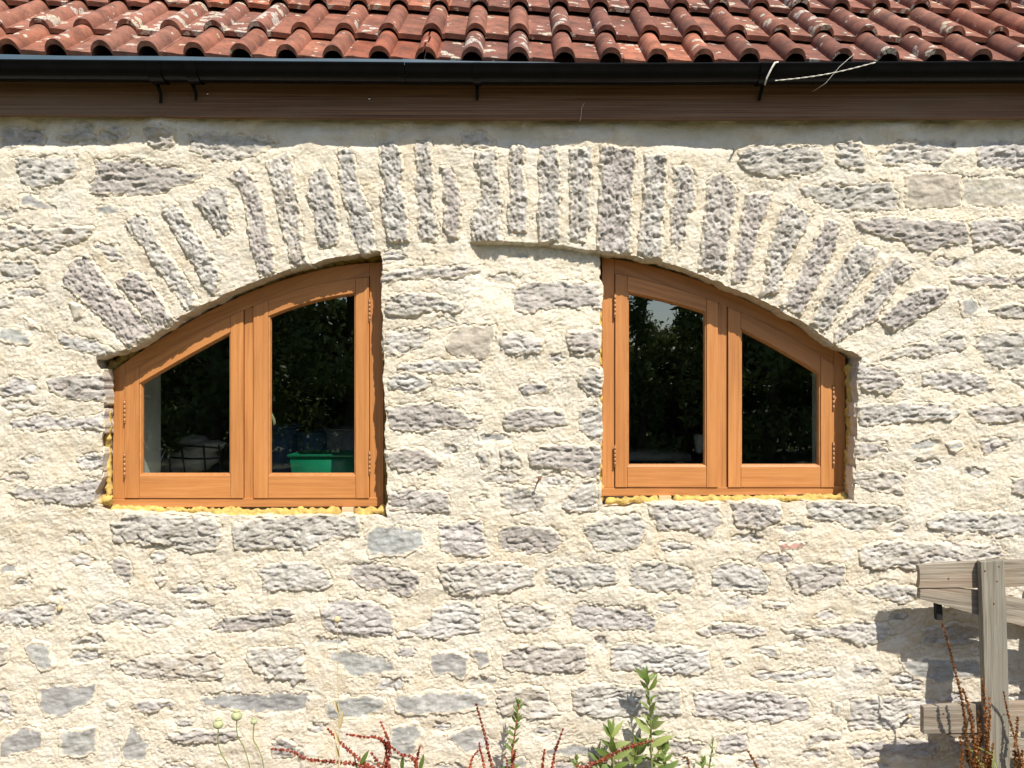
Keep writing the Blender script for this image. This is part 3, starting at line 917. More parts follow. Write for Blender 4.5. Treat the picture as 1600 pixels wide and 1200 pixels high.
def make_tile(variant):
    rnd = np.random.default_rng(50 + variant)
    us = []
    c1, c2 = 0.118, 0.118 + TW / 2
    us = sorted(set([0.0, 0.025, 0.05, 0.068] + [c1 + 0.039 * math.sin(a) for a in np.linspace(-math.pi / 2, math.pi / 2, 17)] + [c1 + 0.055, c1 + 0.083, c2 - 0.055] + [c2 + 0.039 * math.sin(a) for a in np.linspace(-math.pi / 2, math.pi / 2, 17)] + [TW + 0.002]))
    nv = 14
    vs_ = np.linspace(0, TL, nv)
    V = []; nu = len(us)
    chip = [0.004 * noise(np.array([u * 30 + variant * 9.1]), np.array([variant * 3.3]))[0] for u in us]
    for top in (1, 0):
        for j, v in enumerate(vs_):
            for i, u in enumerate(us):
                h = tile_profile(min(u, TW)) - (0 if top else TT)
                nz = 0.0016 * float(fbm(np.array([u * 26 + variant * 7]), np.array([v * 26]), 3)[0]) if top else 0
                vv = v + (chip[i] if j == 0 else 0)
                V.append((u, vv, h + nz))
    def id_(t, j, i): return (0 if t else nu * nv) + j * nu + i
    Q = []
    gone = set()
    if variant == 6:                      # the tile with a broken roll: a jagged crack right through
        ic = min(range(nu), key=lambda i: abs(us[i] - (c2 - 0.004)))
        for j in range(nv - 1):
            gone.add((j, ic + (1 if j in (2, 3, 4) else 0)))
    for j in range(nv - 1):
        for i in range(nu - 1):
            if (j, i) in gone: continue
            Q.append((id_(1, j, i), id_(1, j, i + 1), id_(1, j + 1, i + 1), id_(1, j + 1, i)))
            Q.append((id_(0, j, i), id_(0, j + 1, i), id_(0, j + 1, i + 1), id_(0, j, i + 1)))
            for (jj, ii, e) in ((j - 1, i, (id_(1, j, i), id_(1, j, i + 1), id_(0, j, i + 1), id_(0, j, i))),
                                (j + 1, i, (id_(1, j + 1, i + 1), id_(1, j + 1, i), id_(0, j + 1, i), id_(0, j + 1, i + 1))),
                                (j, i - 1, (id_(1, j + 1, i), id_(1, j, i), id_(0, j, i), id_(0, j + 1, i))),
                                (j, i + 1, (id_(1, j, i + 1), id_(1, j + 1, i + 1), id_(0, j + 1, i + 1), id_(0, j, i + 1)))):
                if jj < 0 or jj >= nv - 1 or ii < 0 or ii >= nu - 1 or (jj, ii) in gone:
                    Q.append((e[1], e[0], e[3], e[2]))
    me = mesh_np('roof_tile', V, Q)
    me.set_sharp_from_angle(angle=math.radians(40))
    return me

TILES = [make_tile(i) for i in range(7)]
tile_mats = ['tile_a', 'tile_b', 'tile_c', 'tile_d']
tile_mesh = {}
for v in range(7):
    for m_ in tile_mats + ['tile_grey']:
        me = TILES[v].copy(); me.materials.clear(); me.materials.append(M[m_]); tile_mesh[v, m_] = me

EDGE_PX = ([-400, 0, 300, 500, 750, 1100, 2000], [73, 77, 81, 86, 89.5, 93.5, 94.5])
def eave_z(x):
    px = 800 + x * FOC / (CAM_D + EAVE_Y)
    return P(0, float(np.interp(px, *EDGE_PX)), EAVE_Y).z
X_REF = (87 - 800) * (CAM_D + EAVE_Y) / FOC - (0.118 + TW / 2)      # a tile whose second roll sits there
trng = random.Random(5)
for row in range(6):
    for i in range(-3, 13):
        x = X_REF + i * TW + (0.004 * row)
        if x < -2.6 or x > 2.5: continue
        xm = x + TW / 2
        s = 0.0 if row == 0 else 0.25 + (row - 1) * 0.37
        s += trng.uniform(-0.006, 0.006)
        rise = eave_z(xm) - eave_z(0.4)
        z = eave_z(0.4) + rise * (1.0 if row == 0 else 0.8) + s * math.sin(PITCH) + (0.0 if row == 0 else 0.006)
        y = EAVE_Y + s * math.cos(PITCH)
        slope_x = (eave_z(xm + TW / 2) - eave_z(xm - TW / 2)) / TW
        vr = trng.randrange(6)
        mt = trng.choice(['tile_a', 'tile_a', 'tile_b', 'tile_c'] if row == 0 else ['tile_b', 'tile_b', 'tile_a'])
        pxm = 800 + xm * FOC / (CAM_D + EAVE_Y)
        if row == 0 and abs(pxm - 555) < 75: vr = 6; mt = 'tile_c'
        if row == 0 and abs(pxm - 790) < 70: mt = 'tile_d'
        if row == 1 and i in (2, 9): mt = 'tile_d'
        lift = 0.034 / TG
        o = link('roof_tile', tile_mesh[vr, mt], None, roof)
        o.location = Vector((x, y, z)) - ROOT
        o.rotation_euler = (PITCH - lift, -math.atan(slope_x) + trng.uniform(-0.006, 0.006), trng.uniform(-0.006, 0.006))
# boarding under the tiles
mb = MB()
zb = eave_z(0.4) - 0.05
mb.add([(-2.6, EAVE_Y + 0.03, zb), (2.6, EAVE_Y + 0.03, zb), (2.6, EAVE_Y + 2.0, zb + 1.97 * math.tan(PITCH)), (-2.6, EAVE_Y + 2.0, zb + 1.97 * math.tan(PITCH)),
        (-2.6, EAVE_Y + 0.03, zb - 0.02), (2.6, EAVE_Y + 0.03, zb - 0.02), (2.6, EAVE_Y + 2.0, zb + 1.97 * math.tan(PITCH) - 0.02), (-2.6, EAVE_Y + 2.0, zb + 1.97 * math.tan(PITCH) - 0.02)],
       [(0, 1, 2, 3), (7, 6, 5, 4), (4, 5, 1, 0), (1, 5, 6, 2), (2, 6, 7, 3), (3, 7, 4, 0)])
o = mb.build('roof_felt', M['dark'], roof, smooth=False); o.location = -ROOT

FY = -0.034
fas = []
for px, py in ((-300, 177), (0, 179), (350, 182.5), (700, 185.5), (1100, 186), (1600, 184), (1900, 182)):
    fas.append(XZ(px, py, FY))
pts = fas + [(fas[-1][0], 2.70), (fas[0][0], 2.70)]
fascia = prism('fascia_board', pts, FY, FY + 0.026, M['fascia'], roof, (1, 0), 0.002)
fascia.location = -ROOT
for px, py in ((324, 146), (577, 154)):
    p = P(px, py, FY)
    mb = MB(); mb.tube([p + Vector((0, 0.004, 0)), p + Vector((0, -0.0025, 0))], 0.0045, 10)
    o = mb.build('screw', M['steel'], fascia)
# bottom closer between fascia and wall
prism('soffit_batten', [(-2.5, 2.505), (2.5, 2.50), (2.5, 2.62), (-2.5, 2.62)], FY + 0.026, 0.03, M['dark'], roof).location = -ROOT

# ------------------------------------------------------------------ gutter
gutter = empty('gutter', (0, -0.11, 2.6))
tag(gutter, 'black half-round plastic gutter hanging under the tile edge', 'gutter')
GROOT = Vector((0, -0.11, 2.6))
GY, GR = -0.106, 0.056
LIP_Y = GY - GR
LIP_PX = ([-300, 0, 630, 1000, 1600, 1900], [93.5, 95.0, 99.5, 100.5, 97.5, 95.5])
def lip_z(x):
    return P(0, float(np.interp(800 + x * FOC / (CAM_D + LIP_Y), *LIP_PX)), LIP_Y).z
def gutter_len(xa, xb, rad, name, dz=0.0):
    xs = np.linspace(xa, xb, max(2, int((xb - xa) / 0.12) + 1)); V = []; Q = []
    prof = []
    for a in np.linspace(0, math.pi, 19): prof.append((GY - math.cos(a) * rad, -math.sin(a) * rad * 0.95))
    prof = [(prof[0][0] - 0.004, 0.004), (prof[0][0] - 0.005, 0.0), (prof[0][0] - 0.003, -0.004)] + prof[1:] + [(prof[-1][0] - 0.003, 0.0)]
    inner = [(GY - math.cos(a) * (rad - 0.003), -math.sin(a) * (rad - 0.003) * 0.95) for a in np.linspace(math.pi, 0, 13)]
    ring = prof + inner + [(GY - rad + 0.003, 0.005)]
    n = len(ring)
    for x in xs:
        z = lip_z(x) + dz
        V += [(x, p[0], z + p[1]) for p in ring]
    for i in range(len(xs) - 1):
        for k in range(n):
            k2 = (k + 1) % n
            Q.append((i * n + k, (i + 1) * n + k, (i + 1) * n + k2, i * n + k2))
    me = mesh_np(name, V, Q)
    c = [tuple(range(n - 1, -1, -1)), tuple(range((len(xs) - 1) * n, len(xs) * n))]
    o = link(name, me, M['gutter'], gutter); o.location = -GROOT
    me.set_sharp_from_angle(angle=math.radians(50))
    return o
gx_j = P(632, 98, LIP_Y).x
gutter_len(-2.55, gx_j - 0.001, GR, 'gutter_length', 0.0008)
gutter_len(gx_j + 0.001, 2.55, GR, 'gutter_length')
# union with its two clips, and single brackets
for pa, pb in ((228, 250), (288, 306)):
    gutter_len(P(pa, 0, LIP_Y).x, P(pb, 0, LIP_Y).x, GR + 0.004, 'gutter_clip', -0.001)
for px in (745, 1195):
    xa = P(px - 6, 0, LIP_Y).x; xb = P(px + 6, 0, LIP_Y).x
    gutter_len(xa, xb, GR + 0.004, 'gutter_bracket', -0.001)
for px, w in ((241, 9), (297, 7), (745, 7), (1195, 11)):
    p0 = P(px, 126, GY); z1 = P(px, 158 if px != 241 else 162, FY).z
    mb = MB(); mb.tube([(p0.x, GY + 0.03, lip_z(p0.x) - 0.052), (p0.x, FY - 0.012, lip_z(p0.x) - 0.075), (p0.x - 0.002, FY - 0.008, z1)], [0.007, 0.006, w * 0.0006], 8)
    o = mb.build('bracket_arm', M['gutter'], gutter); o.location = -GROOT
# eaves tray: two glossy strips lapping over the back of the gutter, slipping down out of sight to the right
def tray(pa, pb, hts):
    xs = np.linspace(P(pa, 0, LIP_Y).x, P(pb, 0, LIP_Y).x, 24); V = []; Q = []
    for x in xs:
        px = 800 + x * FOC / (CAM_D + LIP_Y)
        h = float(np.interp(px, *hts)) * (CAM_D + LIP_Y) / FOC
        zb = lip_z(x) - 0.004 + 0.0016 * math.sin(x * 9)
        V += [(x, LIP_Y + 0.007, zb), (x, LIP_Y + 0.007 + h * 0.46, zb + h), (x, LIP_Y + 0.03 + h * 0.5, zb + h + 0.006), (x, LIP_Y + 0.012, zb - 0.004)]
    n = 4
    for i in range(len(xs) - 1):
        for k in range(n):
            k2 = (k + 1) % n
            Q.append((i * n + k, (i + 1) * n + k, (i + 1) * n + k2, i * n + k2))
    me = mesh_np('eaves_tray', V, Q); me.set_sharp_from_angle(angle=math.radians(25))
    o = link('eaves_tray', me, M['tray'], roof); o.location = -ROOT
tray(-300, 632, ([-300, 0, 632], [16, 15.5, 11.0]))
tray(628, 1000, ([628, 700, 850, 1000], [12.5, 10.5, 6.5, 1.0]))

# twine caught on the gutter
mb = MB()
tw = [P(*q) for q in [(1216, 97, LIP_Y - 0.008), (1211, 98, LIP_Y - 0.012), (1206, 106, LIP_Y - 0.013), (1203, 112, LIP_Y - 0.012), (1198, 122, LIP_Y - 0.008), (1195, 133, LIP_Y + 0.0)]]
mb.tube(tw, [0.003, 0.004, 0.0032, 0.0034, 0.003, 0.0022], 6)
tag(mb.build('frayed_twine', M['twine']), 'short frayed twine tied round the gutter bracket at right', 'twine')
mb = MB(); n = 60
a0, a1 = P(1211, 126, LIP_Y - 0.006), P(1368, 97.5, LIP_Y - 0.008)
for ph in (0, math.pi):
    path = []
    for i in range(n + 1):
        t = i / n; p = a0.lerp(a1, t)
        p = p + Vector((0, 0, -0.010 * math.sin(math.pi * t) + 0.0012 * math.cos(t * 42 + ph))) + Vector((0, 0.0012 * math.sin(t * 42 + ph), 0))
        path.append(p)
    mb.tube(path, 0.0011, 5)
tag(mb.build('twisted_cord', M['twine']), 'thin twisted white cord stretched slantwise across the gutter', 'cord')
mb = MB(); mb.tube([P(1335, 84, -0.18), P(1312, 104, -0.18), P(1290, 130, -0.17), P(1270, 143, -0.14)], [0.0006, 0.0008, 0.0007, 0.0004], 5)
tag(mb.build('loose_strand', M['twine']), 'single loose fibre crossing the white cord on the gutter', 'fibre')
mb = MB(); mb.tube([P(913, 161, FY - 0.004), P(909, 168, FY - 0.006), P(908, 180, FY - 0.006), P(906, 191, FY - 0.004)], [0.0007, 0.001, 0.0008, 0.0012], 5)
tag(mb.build('hanging_thread', M['twine']), 'short white thread hanging on the brown fascia board', 'thread')

# ------------------------------------------------------------------ windows
WY = 0.104          # frame face behind the wall face
def poly_arc(pts, deg=4):
    x = [p[0] for p in pts]; y = [p[1] for p in pts]
    c = np.polyfit(np.array(x) / 1000.0, y, deg)
    return lambda t: float(np.polyval(c, t / 1000.0))

def window(label, px, arc_out, arc_sash, arc_glass, y_sill_top, y_bot, sash_bot, glass_bot, hinges, handle=None):
    """px: x of outer-left, sash1-left, glass1-l, glass1-r, sash1-right, sash2-left, glass2-l, glass2-r, sash2-right, outer-right"""
    oL, s1, g1, g2, s1r, s2, g3, g4, s2r, oR = px
    base = P((oL + oR) / 2, y_bot, WY)
    win = empty('arched_window', base)
    tag(win, label, 'window', 'paired quarter-arch oak windows', 'thing')
    def fix(o): o.location = -base; return o
    yb = WY + 0.068
    Z = lambda pts: [XZ(x, y, WY) for x, y in pts]
    gap = 0.8
    head = [(x, arc_out(x)) for x in np.linspace(oL, oR, 25)]
    inner = [(x, arc_sash(x) - gap) for x in np.linspace(s1 - gap, s2r + gap, 25)]
    # jambs run full height, the head is cut between them
    fix(prism('jamb', Z([(oL, arc_out(oL)), (s1 - gap, arc_out(s1 - gap)), (s1 - gap, y_sill_top), (oL, y_sill_top)]), WY, yb, M['oak'], win, (0, 1)))
    fix(prism('jamb', Z([(s2r + gap, arc_out(s2r + gap)), (oR, arc_out(oR)), (oR, y_sill_top), (s2r + gap, y_sill_top)]), WY, yb, M['oak'], win, (0, 1)))
    top = [(x, arc_out(x)) for x in np.linspace(s1 - gap + 0.3, s2r + gap - 0.3, 25)]
    low = [(x, arc_sash(x) - gap) for x in np.linspace(s1 - gap + 0.3, s2r + gap - 0.3, 25)]
    ang = (1, -(arc_out(oR) - arc_out(oL)) / (oR - oL))
    fix(prism('curved_head', Z(top + low[::-1]), WY, yb, M['oak'], win, ang))
    fix(prism('sill', Z([(oL - 0.5, y_sill_top + 0.3), (oR + 0.5, y_sill_top + 0.3 - (2 if oL < 500 else 3)), (oR + 0.5, y_bot - (2 if oL < 500 else 3)), (oL - 0.5, y_bot)]), WY - 0.004, yb, M['oak'], win, (1, 0)))
    fix(prism('mullion', Z([(s1r + gap, arc_sash((s1r + s2) / 2) - 2), (s2 - gap, arc_sash((s1r + s2) / 2) - 2), (s2 - gap, y_sill_top), (s1r + gap, y_sill_top)]), WY + 0.002, yb, M['oak'], win, (0, 1)))
    for ci, (a, ga, gb, b) in enumerate(((s1, g1, g2, s1r), (s2, g3, g4, s2r))):
        SY = WY - 0.009
        gl_y = SY + 0.022
        bmv = []; arrs = []
        def member(pts, d, inset=0.0):
            bm = bmesh.new(); add_prism(bm, Z(pts), SY + inset, SY + 0.05, 0.0016)
            me = bm_mesh('x', bm); gco_dir(me, d); arrs.append(me)
        tl, tr = arc_sash(a), arc_sash(b)
        member([(a, tl), (ga - 0.4, arc_sash(ga - 0.4)), (ga - 0.4, sash_bot), (a, sash_bot)], (0, 1))
        member([(gb + 0.4, arc_sash(gb + 0.4)), (b, tr), (b, sash_bot), (gb + 0.4, sash_bot)], (0, 1))
        xs = np.linspace(ga, gb, 14)
        ag = arc_glass[ci]
        member([(x, arc_sash(x)) for x in xs] + [(x, ag(x)) for x in xs[::-1]], (1, -(ag(gb) - ag(ga)) / (gb - ga)), 0.0006)
        member([(ga, glass_bot), (gb, glass_bot), (gb, sash_bot), (ga, sash_bot)], (1, 0), 0.0006)
        # join the members of the casement into one mesh
        V = []; F = []; G = []
        for me in arrs:
            n0 = len(V)
            co = np.empty(len(me.vertices) * 3, np.float32); me.vertices.foreach_get('co', co); V += [tuple(v) for v in co.reshape(-1, 3)]
            g = np.empty(len(me.vertices) * 3, np.float32); me.attributes['gco'].data.foreach_get('vector', g); G += [tuple(v) for v in g.reshape(-1, 3)]
            F += [tuple(i + n0 for i in p.vertices) for p in me.polygons]
            bpy.data.meshes.remove(me)
        me = bpy.data.meshes.new('casement'); me.from_pydata(V, [], F); me.update()
        set_gco(me, G)
        cas = fix(link('casement', me, M['oak'], win))
        # glazing bead: a sloped moulding running down to the glass
        ring_o = [(ga, glass_bot)] + [(gb, glass_bot)] + [(x, ag(x)) for x in xs[::-1]]
        c = 3.3
        def inset_pt(i, r):
            x, y = r[i]
            nx = min(max(x, ga + c), gb - c); ny = y
            if y >= glass_bot - 0.1: ny = glass_bot - c * 1.15
            else:
                ny = ag(nx) + c * 1.1
            return (nx, ny)
        ring_i = [inset_pt(i, ring_o) for i in range(len(ring_o))]
        V = []; F = []; n = len(ring_o)
        def q3(p, y): x_, z_ = XZ(p[0], p[1], WY); return (x_, y, z_)
        for i in range(n): V.append(q3(ring_o[i], SY + 0.0045))
        for i in range(n):
            V.append(q3(((ring_o[i][0] * 0.45 + ring_i[i][0] * 0.55), (ring_o[i][1] * 0.45 + ring_i[i][1] * 0.55)), SY + 0.0065))
        for i in range(n): V.append(q3(ring_i[i], gl_y - 0.002))
        for i in range(n): V.append(q3(ring_i[i], gl_y + 0.002))
        for r_ in range(3):
            for i in range(n):
                j = (i + 1) % n
                F.append((r_ * n + i, r_ * n + j, (r_ + 1) * n + j, (r_ + 1) * n + i))
        me = bpy.data.meshes.new('glazing_bead'); me.from_pydata(V, [], F); me.update()
        gco_dir(me, (0.3, 1))
        link('glazing_bead', me, M['oak'], cas)
        V = []
        for p in ring_i: V.append(q3(p, gl_y))
        for p in ring_i: V.append(q3(p, gl_y + 0.004))
        me = bpy.data.meshes.new('glass_pane'); me.from_pydata(V, [], [tuple(range(n))]); me.update()
        link('glass_pane', me, M['glass'], cas)
        for hx, hy0, hy1, hc in hinges:
            if hc != ci: continue
            mb = MB()
            k = 5
            for q in range(k):
                ya = hy0 + (hy1 - hy0) * (q + 0.02) / k; yc = hy0 + (hy1 - hy0) * (q + 0.98) / k
                mb.tube([P(hx, ya, WY - 0.012), P(hx, yc, WY - 0.012)], 0.0038, 8)
            mb.tube([P(hx, hy0 - 1.5, WY - 0.012), P(hx, hy0, WY - 0.012)], [0.0025, 0.0045], 8)
            mb.tube([P(hx, hy1, WY - 0.012), P(hx, hy1 + 1.5, WY - 0.012)], [0.0045, 0.0025], 8)
            mb.build('hinge', M['brass'], cas)
        if handle and handle[2] == ci:
            hx, hy = handle[:2]
            mb = MB()
            mb.tube([P(hx - 8, hy - 16, WY + 0.065), P(hx - 2, hy - 10, WY + 0.07), P(hx + 4, hy + 2, WY + 0.072), P(hx + 6, hy + 9, WY + 0.072), P(hx + 4, hy + 13, WY + 0.07)], [0.004, 0.006, 0.007, 0.006, 0.003], 8)
            mb.build('handle', M['raw_wood'] if False else M['pod'], cas)
    return win, base

outA = poly_arc([(175, 580), (240, 539), (300, 500), (362, 468), (425, 443), (487, 426), (550, 414), (598, 409)], 3)
sashA = poly_arc([(196, 587), (250, 554), (320, 515), (381, 486), (397, 478), (460, 455), (520, 442), (577, 433)], 3)
glA1 = poly_arc([(219, 599), (275, 566), (320, 541), (361, 519)], 2)
glA2 = poly_arc([(420, 494), (485, 471), (556, 458)], 2)
winA, baseA = window('two-light oak window rising to the right, left of the stone pier', (176, 196, 219, 361, 381, 397, 420, 556, 577, 599),
       outA, sashA, (glA1, glA2), 779, 793, 778, 743,
       ((194.5, 626, 660, 0), (194.5, 708, 745, 0), (577.5, 468, 501, 1), (577.5, 706, 740, 1)), (423, 652, 1))
outB = poly_arc([(938, 402), (975, 406), (1012, 415), (1069, 431), (1125, 451), (1200, 486), (1250, 512), (1319, 556)], 3)
sashB = poly_arc([(961, 428), (1005, 437), (1050, 449), (1120, 474), (1137, 481), (1200, 508), (1250, 537), (1302, 571)], 3)
glB1 = poly_arc([(980, 456), (1040, 469), (1103, 488)], 2)
glB2 = poly_arc([(1157, 514), (1200, 536), (1281, 584)], 2)
winB, baseB = window('two-light oak window falling to the right, right of the stone pier', (941, 961, 980, 1103, 1121, 1137, 1157, 1281, 1302, 1321),
       outB, sashB, (glB1, glB2), 762, 775, 761, 729,
       ((961, 461, 495, 0), (961, 697, 728, 0), (1302.5, 603, 640, 1), (1302.5, 692, 728, 1)))

# white plastered reveals on the room side
for (pa, pb, py0, py1), w_, b_ in (((120, 168, 560, 800), winA, baseA), ((1340, 1390, 560, 790), winB, baseB)):
    xa = XZ(pa, 0)[0]; xb = XZ(pb, 0)[0]
    prism('plaster_reveal', [(xa, XZ(0, py1)[1]), (xb, XZ(0, py1)[1]), (xb, XZ(0, py0)[1]), (xa, XZ(0, py0)[1])], 0.19, 0.50, M['plaster'], w_).location = -b_

for x0, x1, py, w_, b_ in ((165, 606, 790, winA, baseA), (940, 1338, 772, winB, baseB)):  # pale sill boards, added to bounce sunlight onto the things inside
    zt = P(0, 752, 0.9).z - 0.021 if w_ is winA else XZ(0, 782)[1]
    xa, xb = XZ(x0, 0)[0], XZ(x1, 0)[0]
    mb = MB(); mb.box((xa, 0.178, zt - 0.03), (xb, 0.645, zt)); o = mb.build('added_bounce_sill', M['plaster'], w_, False); o.location = -b_

# expanding foam round the frames, wooden packers under them
def foam(path_px, rad, parent, base, seed, y=WY + 0.012, seg=12, sq=1.0):
    pts = [P(a, b, y) for a, b in path_px]
    L = sum((pts[i + 1] - pts[i]).length for i in range(len(pts) - 1))
    n = max(6, int(L / 0.007)); out = []; cum = [0]
    for i in range(len(pts) - 1): cum.append(cum[-1] + (pts[i + 1] - pts[i]).length)
    for k in range(n + 1):
        d = L * k / n
        i = max(j for j in range(len(cum)) if cum[j] <= d + 1e-9); i = min(i, len(pts) - 2)
        t = (d - cum[i]) / max(1e-9, cum[i + 1] - cum[i]); out.append(pts[i].lerp(pts[i + 1], t))
    rr = []
    for k in range(n + 1):
        e = min(1.0, min(k, n - k) / 2.0 + 0.35)
        rr.append(rad * e * (1 + 0.30 * float(fbm(np.array([k * 0.17 + seed]), np.array([seed * 1.7]), 3)[0])))
    V, Q, T = tube_arrays(out, rr, seg)
    V = np.array([tuple(v) for v in V])
    c = np.repeat(np.array([tuple(v) for v in out]), seg, 0)
    c = np.concatenate([c, V[len(c):]])
    dirv = V - c; ln = np.linalg.norm(dirv, axis=1, keepdims=True) + 1e-9
    nz = fbm(V[:, 0] * 38 + V[:, 1] * 31 + seed, V[:, 2] * 38 + V[:, 1] * 17, 3) * 0.5 + np.abs(noise(V[:, 0] * 55 + seed, V[:, 2] * 55 + V[:, 1] * 40)) * -0.75
    V = V + dirv / ln * (nz[:, None] * rad)
    o = link('foam_bead', mesh_np('foam_bead', V, Q, T), M['foam'], parent); o.location = -base
foam([(172, 795), (240, 797), (330, 799), (420, 801), (534, 800)], 0.018, winA, baseA, 1, y=0.06)
foam([(330, 803), (380, 806), (440, 806), (470, 803)], 0.013, winA, baseA, 21, y=0.035)
foam([(553, 800), (578, 802), (606, 797)], 0.024, winA, baseA, 2, y=0.055)
foam([(150, 783), (163, 782), (176, 780)], 0.026, winA, baseA, 3, y=0.045)
foam([(170, 778), (169, 700), (171, 640)], 0.014, winA, baseA, 4, y=0.055)
foam([(171, 636), (173, 600), (173, 588)], 0.012, winA, baseA, 24, y=0.07)
foam([(603, 790), (602, 700), (600, 600), (599, 420)], 0.013, winA, baseA, 5, y=WY + 0.03)
foam([(x, outA(x) - 7) for x in np.linspace(170, 597, 12)], 0.020, winA, baseA, 6, y=WY + 0.035)
foam([(945, 784), (1000, 781), (1029, 781)], 0.015, winB, baseB, 7, y=0.06)
foam([(1051, 781), (1120, 780), (1230, 779), (1325, 777)], 0.016, winB, baseB, 8, y=0.06)
foam([(939, 785), (938, 700), (937, 600), (937, 480)], 0.012, winB, baseB, 9, y=WY + 0.012)
foam([(1328, 776), (1330, 700), (1331, 600), (1328, 568)], 0.024, winB, baseB, 10, y=0.082)
foam([(x, outB(x) - 7) for x in np.linspace(937, 1325, 12)], 0.020, winB, baseB, 11, y=WY + 0.035)
for (x0, x1, y0, y1), w_, b_ in (((534, 552, 793, 809), winA, baseA), ((1030, 1049, 775, 787), winB, baseB), ((1229, 1246, 774, 786), winB, baseB)):
    prism('packer', [XZ(x0, y0, 0.08), XZ(x1, y0, 0.08), XZ(x1, y1, 0.08), XZ(x0, y1, 0.08)], 0.08, 0.15, M['raw_wood'], w_, (1, 0)).location = -b_

# ------------------------------------------------------------------ nails, snail
def nail(a, b, r, head, name, label, mat):
    mb = MB(); mb.tube([a, b], [r, r], 7)
    if head: mb.tube([a, a + (a - b).normalized() * 0.003], [head, head * 0.85], 8)
    tag(mb.build(name, M[mat]), label, 'nail')
nail(P(843, 748, -0.045), P(838, 757, 0.02), 0.0028, 0.007, 'nail', 'rusty round-headed nail sticking out of the pier', 'rust')
nail(P(1146, 232, -0.03), P(1146, 240, 0.02), 0.0016, 0.0, 'nail', 'thin wire nail above the arch beside the gutter shadow', 'rust')
nail(P(1421, 1119, -0.03), P(1419, 1122, 0.02), 0.0045, 0.007, 'nail', 'pale-headed peg in the bottom stones left of the fence', 'straw')
mb = MB(); c0 = P(93, 951, -0.012)
for i in range(1):
    path = []; rr = []
    for k in range(26):
        t = k / 25; a = t * 4.4 * math.pi; R = 0.0062 * (1 - t) + 0.0006
        path.append(c0 + Vector((math.cos(a) * R, -0.006 * t, math.sin(a) * R))); rr.append(0.0042 * (1 - t) + 0.0008)
    mb.tube(path, rr, 8)
tag(mb.build('snail_shell', M['straw']), 'tiny yellow snail shell stuck on the wall at far left', 'snail')

# ------------------------------------------------------------------ weathered timber fence at lower right
fr = P(1556, 1230, -0.2); fr.z = 0.0
fence = empty('plank_fence', fr)
tag(fence, 'weathered grey plank fence with one upright post in front of the wall', 'fence')
def fpr(name, px, y0, y1, mat, d, bev=0.002):
    o = prism(name, [XZ(a, b, y0) for a, b in px], y0, y1, M[mat], fence, d, bev); o.location = -fr
    return o
PFY = -0.205; BY = -0.172
post = fpr('post', [(1533, 878), (1569, 875), (1572, 940), (1575, 1040), (1577, 1140), (1580, 1245), (1548, 1245), (1540, 1100), (1537, 1000), (1535, 940)], PFY, PFY + 0.03, 'post_wood', (0, 1), 0.003)
XR = 1690
def conc(px, py0, py1, n=6, dep=3.5):
    return [(px + dep * math.sin(math.pi * i / (n - 1)), py0 + (py1 - py0) * i / (n - 1)) for i in range(n)]
fpr('plank', conc(1435, 884, 919)[::-1] + [(1480, 880), (1535, 878), (XR, 872), (XR, 914), (1600, 916), (1535, 919), (1500, 918)], BY, BY + 0.026, 'grey_wood', (1, 0.02))
fpr('plank', [(1437, 936), (1438, 920.5), (1490, 919), (1535, 924), (1600, 937), (XR, 952), (XR, 998), (1598, 978), (1525, 960)], BY + 0.003, BY + 0.027, 'grey_wood', (1, -0.15))
fpr('plank', [(1443, 1147), (1443, 1105), (1510, 1101), (1600, 1098), (XR, 1096), (XR, 1143), (1600, 1143), (1530, 1145)], BY, BY + 0.026, 'grey_wood', (1, 0.02))
fpr('plank', [(1480, 1148), (1535, 1147.5), (1600, 1156), (XR, 1172), (XR, 1215), (1600, 1192), (1530, 1164)], BY + 0.003, BY + 0.027, 'grey_wood', (1, -0.15))
fpr('batten', [(1462, 925), (1471, 925), (1474, 969), (1464, 969)], BY + 0.028, BY + 0.05, 'dark', (0, 1))  # timber batten coloured dark, standing for the shade behind the planks
fpr('rear_post', [(1660, 870), (1690, 870), (1690, 1240), (1660, 1240)], BY + 0.028, BY + 0.07, 'post_wood', (0, 1))
for px, py in ((1539, 892), (1561, 885), (1558, 908), (1553, 943), (1569, 1116)):
    p = P(px, py, PFY); mb = MB(); mb.tube([p + Vector((0, 0.003, 0)), p + Vector((0, -0.001, 0))], 0.0032, 8)
    mb.build('nail_head', M['rust'], fence).location = -fr
for px, py in ((1482, 904), (1474, 1115)):
    p = P(px, py, BY); mb = MB(); mb.tube([p + Vector((0, 0.003, 0)), p + Vector((0, -0.001, 0))], 0.0036, 8)
    mb.build('nail_head', M['rust'], fence).location = -fr

# ------------------------------------------------------------------ plants at the foot of the wall
def smooth_path(pts, n=14):
    pts = [Vector(p) for p in pts]
    out = []
    m = len(pts)
    for i in range(m - 1):
        p0 = pts[max(i - 1, 0)]; p1 = pts[i]; p2 = pts[i + 1]; p3 = pts[min(i + 2, m - 1)]
        for k in range(n):
            t = k / n
            out.append(0.5 * ((2 * p1) + (p2 - p0) * t + (2 * p0 - 5 * p1 + 4 * p2 - p3) * t * t + (3 * p1 - p0 - 3 * p2 + p3) * t ** 3))
    out.append(pts[-1])
    return out

